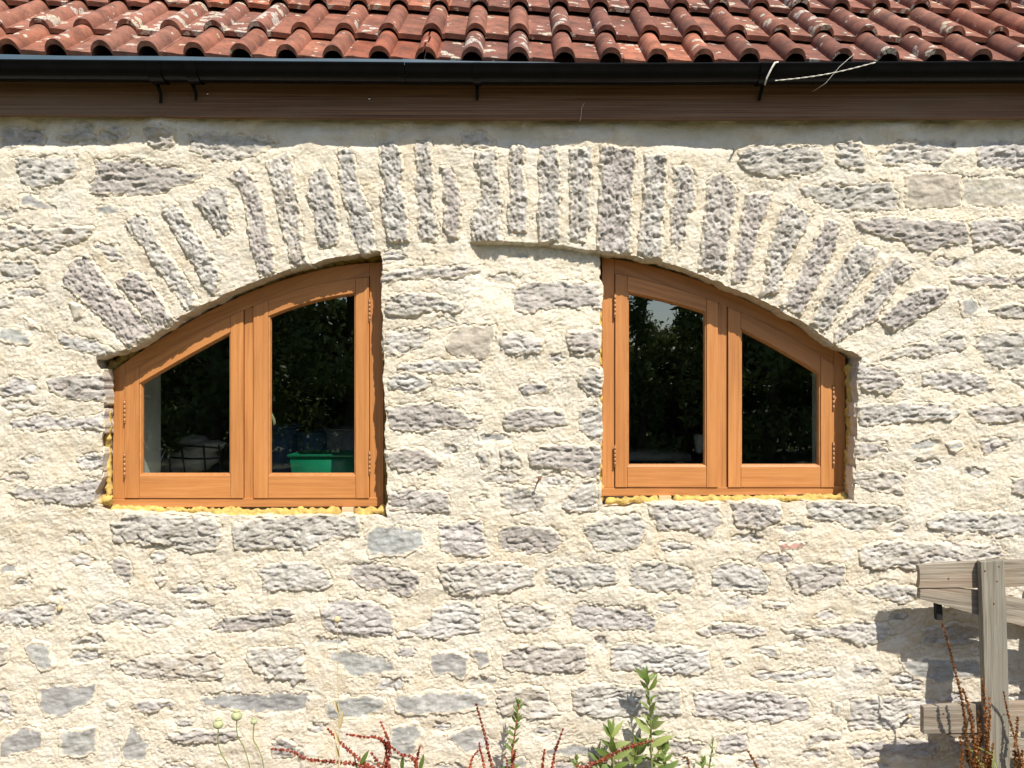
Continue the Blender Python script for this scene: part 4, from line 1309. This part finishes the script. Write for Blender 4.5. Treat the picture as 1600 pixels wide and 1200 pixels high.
def seed_spike(path, r0, r1, density, rnd):
    """whorls of little heart-shaped valves round a stem"""
    mb = MB()
    L = sum((path[i + 1] - path[i]).length for i in range(len(path) - 1))
    n = int(L / density); cum = [0]
    for i in range(len(path) - 1): cum.append(cum[-1] + (path[i + 1] - path[i]).length)
    for w in range(n):
        d = L * (w + rnd.uniform(-0.2, 0.2) + 0.5) / n
        i = min(max(j for j in range(len(cum)) if cum[j] <= max(d, 0) + 1e-9), len(path) - 2)
        t = (d - cum[i]) / max(1e-9, cum[i + 1] - cum[i]); p = path[i].lerp(path[i + 1], t)
        tn = (path[i + 1] - path[i]).normalized()
        f = w / max(1, n - 1); R = r0 + (r1 - r0) * f
        a = tn.cross(Vector((0.2, 1, 0.1))).normalized(); b = tn.cross(a)
        for s in range(14):
            an = rnd.uniform(0, 2 * math.pi); el = rnd.uniform(0.3, 1.0)
            rad = (a * math.cos(an) + b * math.sin(an))
            c = p + rad * R * el + tn * rnd.uniform(-0.28, 0.28) * density
            sz = rnd.uniform(0.0034, 0.0056) * (0.75 + 0.35 * (1 - f))
            u = Vector((rnd.gauss(0, 1), rnd.gauss(0, 1), rnd.gauss(0, 1))).normalized(); v = u.cross(rad)
            if v.length < 1e-3: continue
            v.normalize()
            q = u.cross(v)
            # heart-shaped valve of four faces, slightly cupped
            pts = [c - u * sz * 1.1, c + v * sz * 0.9 + q * sz * 0.3, c + u * sz * 1.1, c - v * sz * 0.9 + q * sz * 0.3, c + q * sz * 0.5]
            mb.add(pts, [], [(0, 1, 4), (1, 2, 4), (2, 3, 4), (3, 0, 4)])
    return mb

def dock(label, base_px, spikes, y=-0.36, brown=False, seed=1, group='seeding dock plants at the wall foot'):
    rnd = random.Random(seed)
    b = P(base_px[0], base_px[1], y); b.z = 0.0
    root = tag(empty('dock_plant', b), label, 'plant', group)
    crown = Vector((b.x, b.y, 0.0))
    for pts, rad in spikes:
        path = smooth_path([P(a, c, y + rnd.uniform(-0.02, 0.02)) for a, c in pts])
        st = [crown] + [path[0]]
        full = smooth_path([crown, crown.lerp(path[0], 0.5) + Vector((rnd.uniform(-.02, .02), 0, 0)), path[0]], 6)[:-1] + path
        mb = MB(); mb.tube(full, [0.0028 - 0.0018 * i / len(full) for i in range(len(full))], 6)
        o = mb.build('stem', M['dock_brown'] if brown else M['dock_stem'], root); o.location = -b
        sp = seed_spike(path, rad * 0.95, rad * 0.5, 0.0125, rnd)
        o = sp.build('seed_spike', M['dock_brown'] if brown else M['dock_seed'], root, smooth=False); o.location = -b
    return root, b

def leaf_mesh(name, mat, L=1.0, W=0.36, fold=0.10, curl=0.25, serr=0.0):
    n = 8; V = []; Q = []
    for i in range(n + 1):
        t = i / n
        w = W * 0.5 * (math.sin(math.pi * min(1, t * 1.02 + 0.03)) ** 0.85) * (1 - 0.25 * t)
        if serr: w *= 1 + serr * (1 if i % 2 else -1)
        z = -curl * t * t
        V += [(-w, t * L, z + fold * w * 2), (0, t * L, z), (w, t * L, z + fold * w * 2)]
    for i in range(n):
        for k in range(2):
            Q.append((i * 3 + k, i * 3 + k + 1, i * 3 + k + 4, i * 3 + k + 3))
    me = mesh_np(name, V, Q); me.materials.append(mat); return me
LEAF = [leaf_mesh('leaf', M['leaf']), leaf_mesh('leaf', M['young_leaf'], serr=0.06), leaf_mesh('leaf', M['leaf'], W=0.28, curl=0.12), leaf_mesh('leaf', M['leaf'], W=0.46, fold=0.2, curl=0.35, serr=0.07)]

def put_leaf(root, b, pos, direction, L, rnd, kinds=(0, 1, 2, 3)):
    d = Vector(direction).normalized()
    o = link('leaf', LEAF[rnd.choice(kinds)], None, root)
    up = Vector((rnd.uniform(-.9, .9), -0.8 + rnd.uniform(-.4, .5), 0.5 + rnd.uniform(-.5, .4)))
    x = d.cross(up).normalized(); z = x.cross(d)
    m_ = Matrix((x, d, z)).transposed().to_4x4()
    o.matrix_local = Matrix.Translation(Vector(pos) - b) @ m_ @ Matrix.Scale(L, 4)
    return o

def leafy(label, stem_px, y, seed, sizes, tip=0.6, kinds=(0, 1, 2, 3), red_stem=False, step=0.020):
    rnd = random.Random(seed)
    path = smooth_path([P(a, c, y) for a, c in stem_px], 10)
    base = path[0].copy(); foot = Vector((base.x, y, 0.0))
    root = tag(empty('leafy_plant', foot), label, 'plant', 'green leafy plants at the wall foot')
    full = [foot] + path
    mb = MB(); mb.tube(full, [0.004 - 0.0025 * i / len(full) for i in range(len(full))], 7)
    o = mb.build('stem', M['dock_stem'] if red_stem else M['green_stem'], root); o.location = -foot
    L = sum((path[i + 1] - path[i]).length for i in range(len(path) - 1)); cum = [0]
    for i in range(len(path) - 1): cum.append(cum[-1] + (path[i + 1] - path[i]).length)
    d = 0.0; k = 0
    while d < L:
        i = min(max(j for j in range(len(cum)) if cum[j] <= d + 1e-9), len(path) - 2)
        p = path[i].lerp(path[i + 1], (d - cum[i]) / max(1e-9, cum[i + 1] - cum[i]))
        f = d / L
        for s in (0, 1):
            an = k * 1.57 + s * math.pi + rnd.uniform(-0.5, 0.5)
            out = Vector((math.cos(an), math.sin(an) * 0.8, 0))
            el = 0.15 + 1.1 * f ** 1.5 + rnd.uniform(-0.5, 0.45)
            put_leaf(root, foot, p, out + Vector((0, 0, el)), rnd.uniform(sizes[0] * 0.6, sizes[1] * 1.1) * (1.05 - tip * f), rnd, kinds)
        d += step * (1.1 - 0.5 * f); k += 1
    for s in range(3):
        put_leaf(root, foot, path[-1], Vector((rnd.uniform(-.3, .3), rnd.uniform(-.3, .3), 1)), sizes[0] * (1.05 - tip) * 1.2, rnd, (2,))
    return root, foot

leafy('tall green leafy plant with the highest tip, under the right window', [(1022, 1260), (1018, 1190), (1017, 1130), (1014, 1085), (1010, 1062)], -0.10, 3, (0.06, 0.095), 0.35, (0, 1, 1, 3), step=0.027)
leafy('bushy green side shoot left of the tallest leafy plant', [(962, 1250), (958, 1190), (957, 1160), (955, 1148)], -0.10, 4, (0.06, 0.08), 0.2, (0, 0, 1, 3), step=0.026)
leafy('narrow pointed green plant on a red stem below the pier', [(797, 1260), (800, 1185), (804, 1150), (808, 1118), (811, 1100)], -0.10, 6, (0.03, 0.05), 0.4, (2, 0, 0), True, step=0.017)
leafy('broad-leaved green shoot between the tall plant and its side shoot', [(990, 1270), (990, 1220), (992, 1190), (995, 1172)], -0.08, 14, (0.055, 0.08), 0.2, (0, 1, 3), step=0.024)
leafy('low green tuft under the slanting red spike', [(930, 1275), (934, 1225), (938, 1200), (940, 1188)], -0.09, 15, (0.05, 0.07), 0.2, (0, 0, 3), step=0.022)
leafy('leafy green tuft right of the tall plant stem', [(1048, 1275), (1042, 1225), (1038, 1190), (1036, 1172)], -0.09, 16, (0.05, 0.075), 0.2, (1, 0, 3), step=0.022)
leafy('low green shoots just right of the red-stemmed plant', [(905, 1270), (902, 1215), (901, 1188)], -0.10, 8, (0.03, 0.045), 0.3, (0, 2), step=0.016)
leafy('pale branching weed right of the tallest leafy plant', [(1105, 1270), (1108, 1205), (1112, 1175), (1114, 1158)], -0.10, 9, (0.02, 0.03), 0.4, (1, 1, 2), step=0.022)
leafy('low leaf tuft beside the drooping brown flower stalk', [(1090, 1280), (1096, 1220), (1098, 1192)], -0.10, 10, (0.03, 0.045), 0.2, (3, 3, 0), step=0.016)

dk, dkb = dock('red dock plant with spikes spreading both ways, left of centre', (590, 1240), [
    ([(592, 1210), (560, 1195), (520, 1190), (480, 1186), (455, 1174), (422, 1170)], 0.0095),
    ([(590, 1205), (565, 1190), (545, 1172), (528, 1157), (511, 1137)], 0.0105),
    ([(600, 1205), (608, 1180), (607, 1160), (600, 1140), (594, 1127)], 0.0085),
    ([(606, 1165), (590, 1153), (565, 1151), (540, 1147)], 0.007),
    ([(598, 1210), (590, 1192), (580, 1175)], 0.009),
    ([(612, 1210), (606, 1190), (603, 1172), (600, 1158)], 0.007),
    ([(655, 1215), (645, 1185), (625, 1178), (606, 1160)], 0.008),
    ([(650, 1215), (652, 1185), (656, 1166)], 0.007)], seed=3)
rr_ = random.Random(44)
for p_, d_ in (((562, 1196), (0.6, 0, 1)), ((628, 1205), (0.05, -.2, 1)), ((560, 1205), (-.3, -.2, 1)), ((655, 1205), (.3, 0, 1))):
    put_leaf(dk, dkb, P(*p_, -0.36), d_, 0.06, rr_, (2, 2))
dock('slender red dock spike leaning left of the red-stemmed green plant', (775, 1250), [
    ([(773, 1215), (764, 1180), (757, 1145), (748, 1115), (744, 1098)], 0.0075),
    ([(757, 1210), (755, 1190), (750, 1170), (749, 1160)], 0.006),
    ([(733, 1210), (738, 1185), (748, 1172)], 0.005)], seed=5)
dock('pair of upright red dock spikes under the pier, right of the red-stemmed plant', (855, 1250), [
    ([(847, 1215), (848, 1195), (851, 1170)], 0.006),
    ([(862, 1215), (866, 1180), (874, 1155), (880, 1138)], 0.006)], seed=6)
dock('dense red dock spike lying slantwise across the green leaves', (905, 1255), [
    ([(895, 1212), (918, 1198), (950, 1182), (985, 1166), (1022, 1157)], 0.0125),
    ([(930, 1215), (915, 1200), (900, 1197)], 0.008)], y=-0.19, seed=7)
dock('short red dock tuft on the red-stemmed green plant', (800, 1250), [
    ([(800, 1215), (802, 1190), (805, 1172)], 0.008),
    ([(790, 1215), (793, 1195), (788, 1180)], 0.006)], y=-0.125, seed=8)
dock('brown dock spikes rising in front of the fence planks', (1530, 1240), [
    ([(1512, 1190), (1508, 1130), (1500, 1080), (1490, 1040), (1480, 1000), (1471, 972)], 0.0075),
    ([(1525, 1200), (1520, 1140), (1512, 1100), (1504, 1075)], 0.010),
    ([(1545, 1210), (1542, 1150), (1540, 1110), (1535, 1060)], 0.010),
    ([(1535, 1210), (1530, 1180), (1532, 1150), (1528, 1110)], 0.009),
    ([(1528, 1212), (1518, 1190), (1514, 1170)], 0.009)], y=-0.235, brown=True, seed=9)
dock('tangle of short brown dock spikes at the foot of the fence post', (1515, 1245), [
    ([(1500, 1215), (1503, 1180), (1500, 1150)], 0.009),
    ([(1520, 1215), (1526, 1170), (1532, 1130)], 0.010),
    ([(1550, 1215), (1548, 1190), (1552, 1160)], 0.010),
    ([(1535, 1215), (1540, 1180), (1546, 1130), (1546, 1090)], 0.009)], y=-0.25, brown=True, seed=19)
dock('rust-brown dock spikes at the right edge beside the post', (1590, 1240), [
    ([(1590, 1205), (1586, 1180), (1588, 1150), (1590, 1120)], 0.010),
    ([(1596, 1205), (1590, 1170), (1576, 1120), (1568, 1080)], 0.005),
    ([(1600, 1205), (1598, 1190), (1597, 1170)], 0.010)], y=-0.24, brown=True, seed=10)
dock('faded seed spike leaning left near the low leaf tuft', (1195, 1250), [([(1188, 1212), (1178, 1190), (1168, 1172)], 0.008)], brown=True, seed=12)
dock('small dry red sprig hooked over above the leaf tuft', (1085, 1250), [([(1080, 1212), (1076, 1195), (1073, 1184), (1066, 1184)], 0.006)], brown=True, seed=13)

# seed heads on thin stalks at left, and the tall straw
def seedhead(label, pts, rad, y=-0.42, mat='pod'):
    path = smooth_path([P(a, b, y) for a, b in pts], 8)
    foot = Vector((path[0].x, y, 0))
    root = tag(empty('poppy_seed_head', foot), label, 'plant', 'poppy seed heads on thin stalks')
    mb = MB(); mb.tube([foot] + path, 0.0019, 6); mb.build('stalk', M['green_stem'], root).location = -foot
    top = path[-1]; prof = [(0.0, 0.15), (0.15, 0.5), (0.4, 0.85), (0.8, 1.0), (1.2, 0.95), (1.55, 0.72), (1.75, 0.45), (1.8, 0.55), (1.9, 0.6), (1.95, 0.5), (1.97, 0.05)]
    mb = MB(); mb.tube([top + Vector((0, 0, a * rad)) for a, _ in prof], [r * rad for _, r in prof], 14)
    mb.build('seed_pod', M[mat], root).location = -foot
seedhead('leftmost round poppy seed head on a bending stalk', [(365, 1240), (358, 1200), (347, 1180), (341, 1162), (341, 1139)], 0.0165)
seedhead('middle and largest poppy seed head, touching the blue-grey stone', [(400, 1250), (390, 1198), (381, 1168), (371, 1148), (370, 1126)], 0.0175)
seedhead('small rightmost poppy seed head on an S-bent stalk', [(414, 1250), (412, 1198), (405, 1172), (396, 1155), (397, 1132)], 0.0110)
y_ = -0.45
foot = P(530, 1230, y_); foot.z = 0
straw = tag(empty('dry_flower_stalk', foot), 'tall straw-coloured dry stalk with one round bud head', 'plant')
mb = MB(); path = [foot] + smooth_path([P(530, 1230, y_), P(530, 1160, y_), P(529, 1105, y_), P(527.5, 1030, y_), P(527, 973, y_)], 8)
mb.tube(path, [0.0052 - 0.0040 * min(1, i / 12) for i in range(len(path))], 7); mb.build('stalk', M['straw'], straw).location = -foot
top = path[-1]; mb = MB(); mb.tube([top + Vector((0, 0, a * 0.011)) for a in (-0.2, 0.1, 0.5, 1.0, 1.5, 1.8, 2.0)], [0.011 * r for r in (0.1, 0.55, 0.9, 1.0, 0.85, 0.5, 0.05)], 12)
mb.build('bud', M['straw'], straw).location = -foot
me_s = leaf_mesh('sheath', M['straw'], W=0.22, fold=0.6, curl=0.05)
for px, py, d, L in ((529, 1115, (-0.25, -.15, 1), 0.055), (530, 1140, (0.22, -.15, 1), 0.075), (531, 1165, (-0.3, -.1, 1), 0.06), (530, 1185, (-.2, -.2, 1), 0.06)):
    o = link('sheath', me_s, None, straw); d = Vector(d).normalized(); x = d.cross(Vector((0, -1, 0.2))).normalized(); z = x.cross(d)
    o.matrix_local = Matrix.Translation(P(px, py, y_) - foot) @ Matrix((x, d, z)).transposed().to_4x4() @ Matrix.Scale(L, 4)
# blades of grass by the post
blade = leaf_mesh('grass_blade', M['young_leaf'], W=0.07, fold=0.5, curl=0.3)
gb = P(1560, 1230, -0.25); gb.z = 0
gr = tag(empty('grass_tuft', gb), 'few bright green grass blades crossing the fence post', 'grass')
for px, py, d, L in ((1545, 1215, (-.55, -.1, 1), 0.13), (1548, 1210, (.2, -.1, 1), 0.10), (1552, 1180, (-1.2, -.1, .7), 0.07), (1567, 1222, (-.35, 0, 1), 0.12)):
    o = link('grass_blade', blade, None, gr); d = Vector(d).normalized(); x = d.cross(Vector((0, -1, 0.2))).normalized(); z = x.cross(d)
    o.matrix_local = Matrix.Translation(P(px, py, -0.25) - gb) @ Matrix((x, d, z)).transposed().to_4x4() @ Matrix.Scale(L, 4)

# ------------------------------------------------------------------ things standing inside, seen through the glass
def tub(name, label, cat, x0, x1, y0, y1, z0, z1, taper, mat, parts=True):
    cx, cy = (x0 + x1) / 2, (y0 + y1) / 2
    root = tag(empty(name, (cx, cy, z0)), label, cat)
    def ring(s, z, off=0): return [(x0 + s - off - cx, y0 + s - off - cy, z - z0), (x1 - s + off - cx, y0 + s - off - cy, z - z0), (x1 - s + off - cx, y1 - s + off - cy, z - z0), (x0 + s - off - cx, y1 - s + off - cy, z - z0)]
    R = [ring(taper, z0), ring(0, z1), ring(0.004, z1), ring(taper + 0.004, z0 + 0.006)]
    V = [v for r in R for v in r]; Q = [(3, 2, 1, 0)]
    for k in range(3):
        for i in range(4):
            j = (i + 1) % 4; Q.append((k * 4 + i, k * 4 + j, (k + 1) * 4 + j, (k + 1) * 4 + i))
    Q.append((12, 13, 14, 15))
    link('shell', mesh_np('shell', V, Q, smooth=False), M[mat], root)
    mb = MB(); r = [Vector(v) for v in ring(0, z1, 0.004)]; mb.tube(r + [r[0]], 0.006, 8); mb.build('rim', M[mat], root)
    return root
ty = 0.40
# bench under the left window, its wood made pale to bounce light
bz = P(0, 752, 0.9).z
def table(name, label, x0, x1, y0, y1, z, mat):
    root = tag(empty(name, ((x0 + x1) / 2, (y0 + y1) / 2, RZ0)), label, 'table')
    off = -Vector(root.location)
    mb = MB(); mb.box((x0, y0, z - 0.03), (x1, y1, z)); mb.build('table_top', M[mat], root, False).location = off
    for a in (x0 + 0.03, x1 - 0.07):
        for b in (y0 + 0.03, y1 - 0.07):
            mb = MB(); mb.box((a, b, RZ0), (a + 0.04, b + 0.04, z - 0.03)); mb.build('leg', M[mat], root, False).location = off
table('work_bench', 'bench inside the left window, made pale to bounce light', -2.0, -0.35, 0.66, 1.5, bz - 0.02, 'raw_wood')
a = P(452, 712, ty); b = P(575, 712, ty)
tub('plastic_tub', 'bright green plastic tub standing inside the left window', 'tub', a.x, b.x + 0.03, ty, ty + 0.24, bz - 0.02, a.z, 0.02, 'green_plastic')
for i, (pa, pb, py, mt, lb) in enumerate(((412, 458, 668, 'blue_plastic', 'dark blue plastic crate at the left of the green tub'), (463, 505, 678, 'blue_plastic', 'dark blue plastic crate right behind the green tub'), (509, 570, 672, 'grey_plastic', 'slate-grey plastic crate behind the green tub at right'))):
    yy = 1.02 + 0.03 * i
    a = P(pa, py, yy); b = P(pb, py, yy)
    tub('storage_crate', lb, 'crate', a.x, b.x, yy, yy + 0.3, bz - 0.02, a.z, 0.015, mt)
# sack in a black wire basket inside the left light
sy = 0.76
bk = P(300, 742, sy)
sackroot = []
def lumpy(name, label, cat, c, rx, ry, rz, mat, seed, tilt=0.0):
    nu, nv = 36, 22; V = []
    for j in range(nv + 1):
        th = math.pi * j / nv
        for i in range(nu):
            ph = 2 * math.pi * i / nu
            d = Vector((math.sin(th) * math.cos(ph), math.sin(th) * math.sin(ph), math.cos(th)))
            f = 1 + 0.10 * float(fbm(np.array([d.x * 3 + seed]), np.array([d.z * 3 + d.y * 2]), 3)[0]) + 0.05 * float(ridged(np.array([d.x * 5 + d.z * 3 + seed]), np.array([d.z * 6 - d.y * 4]), 2)[0])
            p = Vector((d.x * rx, d.y * ry, d.z * rz)) * f
            V.append((p.x * math.cos(tilt) - p.z * math.sin(tilt), p.y, p.x * math.sin(tilt) + p.z * math.cos(tilt)))
    Q = [(j * nu + i, (j + 1) * nu + i, (j + 1) * nu + (i + 1) % nu, j * nu + (i + 1) % nu) for j in range(nv) for i in range(nu)]
    return tag(link(name, mesh_np(name, V, Q), M[mat], None, c), label, cat)
lumpy('sack', 'crumpled off-white sack lying in the wire basket', 'sack', P(292, 722, sy + 0.05), 0.14, 0.09, 0.055, 'sack', 2, 0.12)
lumpy('sack', 'upper rolled off-white sack on the other sacks', 'sack', P(302, 690, sy + 0.1), 0.066, 0.06, 0.030, 'sack', 5, 0.05)
lumpy('sack', 'slanting off-white sack with a tied end', 'sack', P(312, 703, sy + 0.02), 0.115, 0.05, 0.032, 'sack', 8, 0.25)
broot = tag(empty('wire_basket', P(300, 745, sy)), 'black wire basket inside the left window', 'basket'); boff = -Vector(broot.location)
mb = MB()
for pts in (((262, 696), (300, 697), (345, 700)), ((258, 714), (300, 717), (346, 716))):
    mb.tube([P(a, b, sy - 0.09) for a, b in pts], 0.0045, 6)
for x0, x1 in ((262, 268), (283, 290), (318, 322), (342, 346)):
    mb.tube([P(x0, 695, sy - 0.092), P(x1, 748, sy - 0.085)], 0.0045, 6)
mb.build('wire_frame', M['black_wire'], broot).location = boff
for i, (a, b, c, d) in enumerate(((243, 706, 236, 744), (261, 696, 240, 744))):
    mb = MB(); mb.tube([P(a, b, 0.62), P(c, d, 0.60)], 0.004, 8)
    tag(mb.build('metal_rod', M['steel']), ('shorter upright steel rod inside the left window', 'longer slanting steel rod inside the left window')[i], 'rod')
# white worktop and a white mug on a stand inside the right window
wz = P(1000, 706, 1.3).z
a = P(935, 700, 1.3); b = P(1068, 700, 1.3)
table('worktop_table', 'white-topped table inside the right window', a.x, b.x, 1.1, 1.75, wz, 'white_paint')
mugp = P(1093, 694, 0.9)
mroot = tag(empty('mug_stand', (mugp.x, mugp.y, RZ0)), 'white cup on a dark stand inside the right window', 'stand'); moff = -Vector(mroot.location)
mb = MB(); mb.tube([(mugp.x, mugp.y, RZ0), (mugp.x, mugp.y, RZ0 + 0.02)], [0.14, 0.13], 20); mb.tube([(mugp.x, mugp.y, RZ0), mugp - Vector((0, 0, 0.035))], 0.013, 8); mb.build('stand_pole', M['black_wire'], mroot).location = moff
mb = MB(); mb.tube([mugp + Vector((0, 0, dz)) for dz in (-0.045, -0.03, 0.045, 0.045, -0.02)], [0.012, 0.020, 0.028, 0.025, 0.017], 16); mb.build('cup', M['white_paint'], mroot).location = moff

# ------------------------------------------------------------------ trees across the garden (they show in the window panes)
def tree(label, x, y, H, R, seed, low=0.12, cone=False, n_leaf=9000, cat='tree'):
    rnd = np.random.default_rng(seed)
    root = tag(empty('garden_tree', (x, y, 0)), label, cat, 'trees across the garden')
    mb = MB()
    mb.tube(smooth_path([(0, 0, 0), (0.08, 0.05, H * 0.3), (-0.05, 0.02, H * 0.62), (0.03, 0, H * 0.92)], 6), [0.14 * H / 5 * (1 - 0.9 * i / 18) for i in range(19)], 8)
    clumps = []
    for k in range(46):
        t = rnd.uniform(low, 1.0) ** 0.9
        rad = R * (1 - t * 0.92) if cone else R * math.sqrt(max(0.03, 1 - (2 * (t - low) / (1 - low) - 0.9) ** 2 * 0.85))
        a = rnd.uniform(0, 2 * math.pi); q = rad * math.sqrt(rnd.uniform(0.15, 1))
        c = np.array([math.cos(a) * q, math.sin(a) * q, t * H]); clumps.append((c, R * rnd.uniform(0.16, 0.34)))
        if k % 3 == 0:
            mb.tube(smooth_path([(0, 0, max(0.2, t * H - q * 0.6)), (c[0] * 0.5, c[1] * 0.5, t * H - q * 0.2), tuple(c)], 4), [0.035, 0.03, 0.026, 0.022, 0.018, 0.014, 0.01, 0.007, 0.005], 5)
    mb.build('trunk', M['bark'], root)
    ci = rnd.integers(0, len(clumps), n_leaf)
    C = np.array([c for c, _ in clumps])[ci]; S = np.array([s for _, s in clumps])[ci]
    dv = rnd.normal(size=(n_leaf, 3)); dv /= np.linalg.norm(dv, axis=1, keepdims=True)
    pos = C + dv * (S * rnd.uniform(0.3, 1.05, n_leaf) ** 0.6)[:, None]
    u = rnd.normal(size=(n_leaf, 3)); u /= np.linalg.norm(u, axis=1, keepdims=True)
    w = np.cross(u, dv); w /= (np.linalg.norm(w, axis=1, keepdims=True) + 1e-9)
    ls = rnd.uniform(0.05, 0.10, n_leaf)[:, None] * (R / 1.6) ** 0.5
    V = np.stack([pos - u * ls, pos + w * ls * 0.45, pos + u * ls, pos - w * ls * 0.45], 1).reshape(-1, 3)
    link('crown', mesh_np('crown', V, np.arange(n_leaf * 4).reshape(-1, 4), smooth=False), M['tree_leaf'], root)
for i, (x, y, H, R, cone, lb) in enumerate((
        (-8.6, -14.5, 8.2, 2.6, False, 'tall dark tree farthest left across the garden'),
        (-5.6, -13.0, 7.6, 2.3, False, 'second tall dark tree across the garden'),
        (-3.2, -14.0, 7.2, 2.2, False, 'third tall dark tree across the garden'),
        (-0.9, -14.8, 6.0, 2.0, False, 'mid-height tree opposite the pier across the garden'),
        (1.2, -15.0, 3.4, 1.5, False, 'low rounded tree opposite the pier across the garden'),
        (2.45, -13.6, 3.3, 0.75, True, 'narrow pointed conifer reflected in the right window'),
        (3.5, -14.6, 2.6, 1.35, False, 'low bushy tree beside the pointed conifer'),
        (5.0, -13.8, 4.4, 1.7, False, 'rounded tree right of the pointed conifer'),
        (7.3, -14.2, 5.2, 2.1, False, 'large tree farthest right across the garden'))):
    tree(lb, x, y, H, R, 200 + i, 0.04, cone, 5000 if cone or H < 4 else 11000)

# ------------------------------------------------------------------ hedge behind the garden trees
def hedge(label, x0, x1, y, h, seed, n):
    rnd = np.random.default_rng(seed)
    cx = (x0 + x1) / 2
    root = tag(empty('hedge', (cx, y, 0)), label, 'hedge', 'hedges across the garden')
    xs = rnd.uniform(x0 - cx, x1 - cx, n); hh = h * (1 + 0.10 * fbm(xs * 1.1 + seed, xs * 0 + 1.5, 3))
    zs = hh * rnd.uniform(0, 1, n) ** 0.8; ys = rnd.normal(0, 0.35, n)
    pos = np.stack([xs, ys, zs], 1)
    u = rnd.normal(size=(n, 3)); u /= np.linalg.norm(u, axis=1, keepdims=True)
    w = np.cross(u, rnd.normal(size=(n, 3))); w /= np.linalg.norm(w, axis=1, keepdims=True)
    ls = rnd.uniform(0.06, 0.13, n)[:, None]
    V = np.stack([pos - u * ls, pos + w * ls * 0.5, pos + u * ls, pos - w * ls * 0.5], 1).reshape(-1, 3)
    link('foliage', mesh_np('foliage', V, np.arange(n * 4).reshape(-1, 4), smooth=False), M['tree_leaf'], root)
    mb = MB()
    for k in range(int((x1 - x0) / 0.6)):
        x = x0 - cx + 0.3 + k * 0.6
        mb.tube([(x, 0, 0), (x + 0.05, 0.05, h * 0.4), (x - 0.05, 0, h * 0.8)], [0.035, 0.025, 0.01], 5)
    mb.build('stems', M['bark'], root)
hedge('dense high hedge across the garden, opposite the left window', -13, 1.2, -16.2, 3.4, 5, 45000)
hedge('lower clipped hedge across the garden, opposite the right window', 1.2, 4.4, -16.0, 2.35, 6, 16000)
hedge('high hedge at the far right across the garden', 4.4, 13, -16.4, 3.4, 7, 26000)
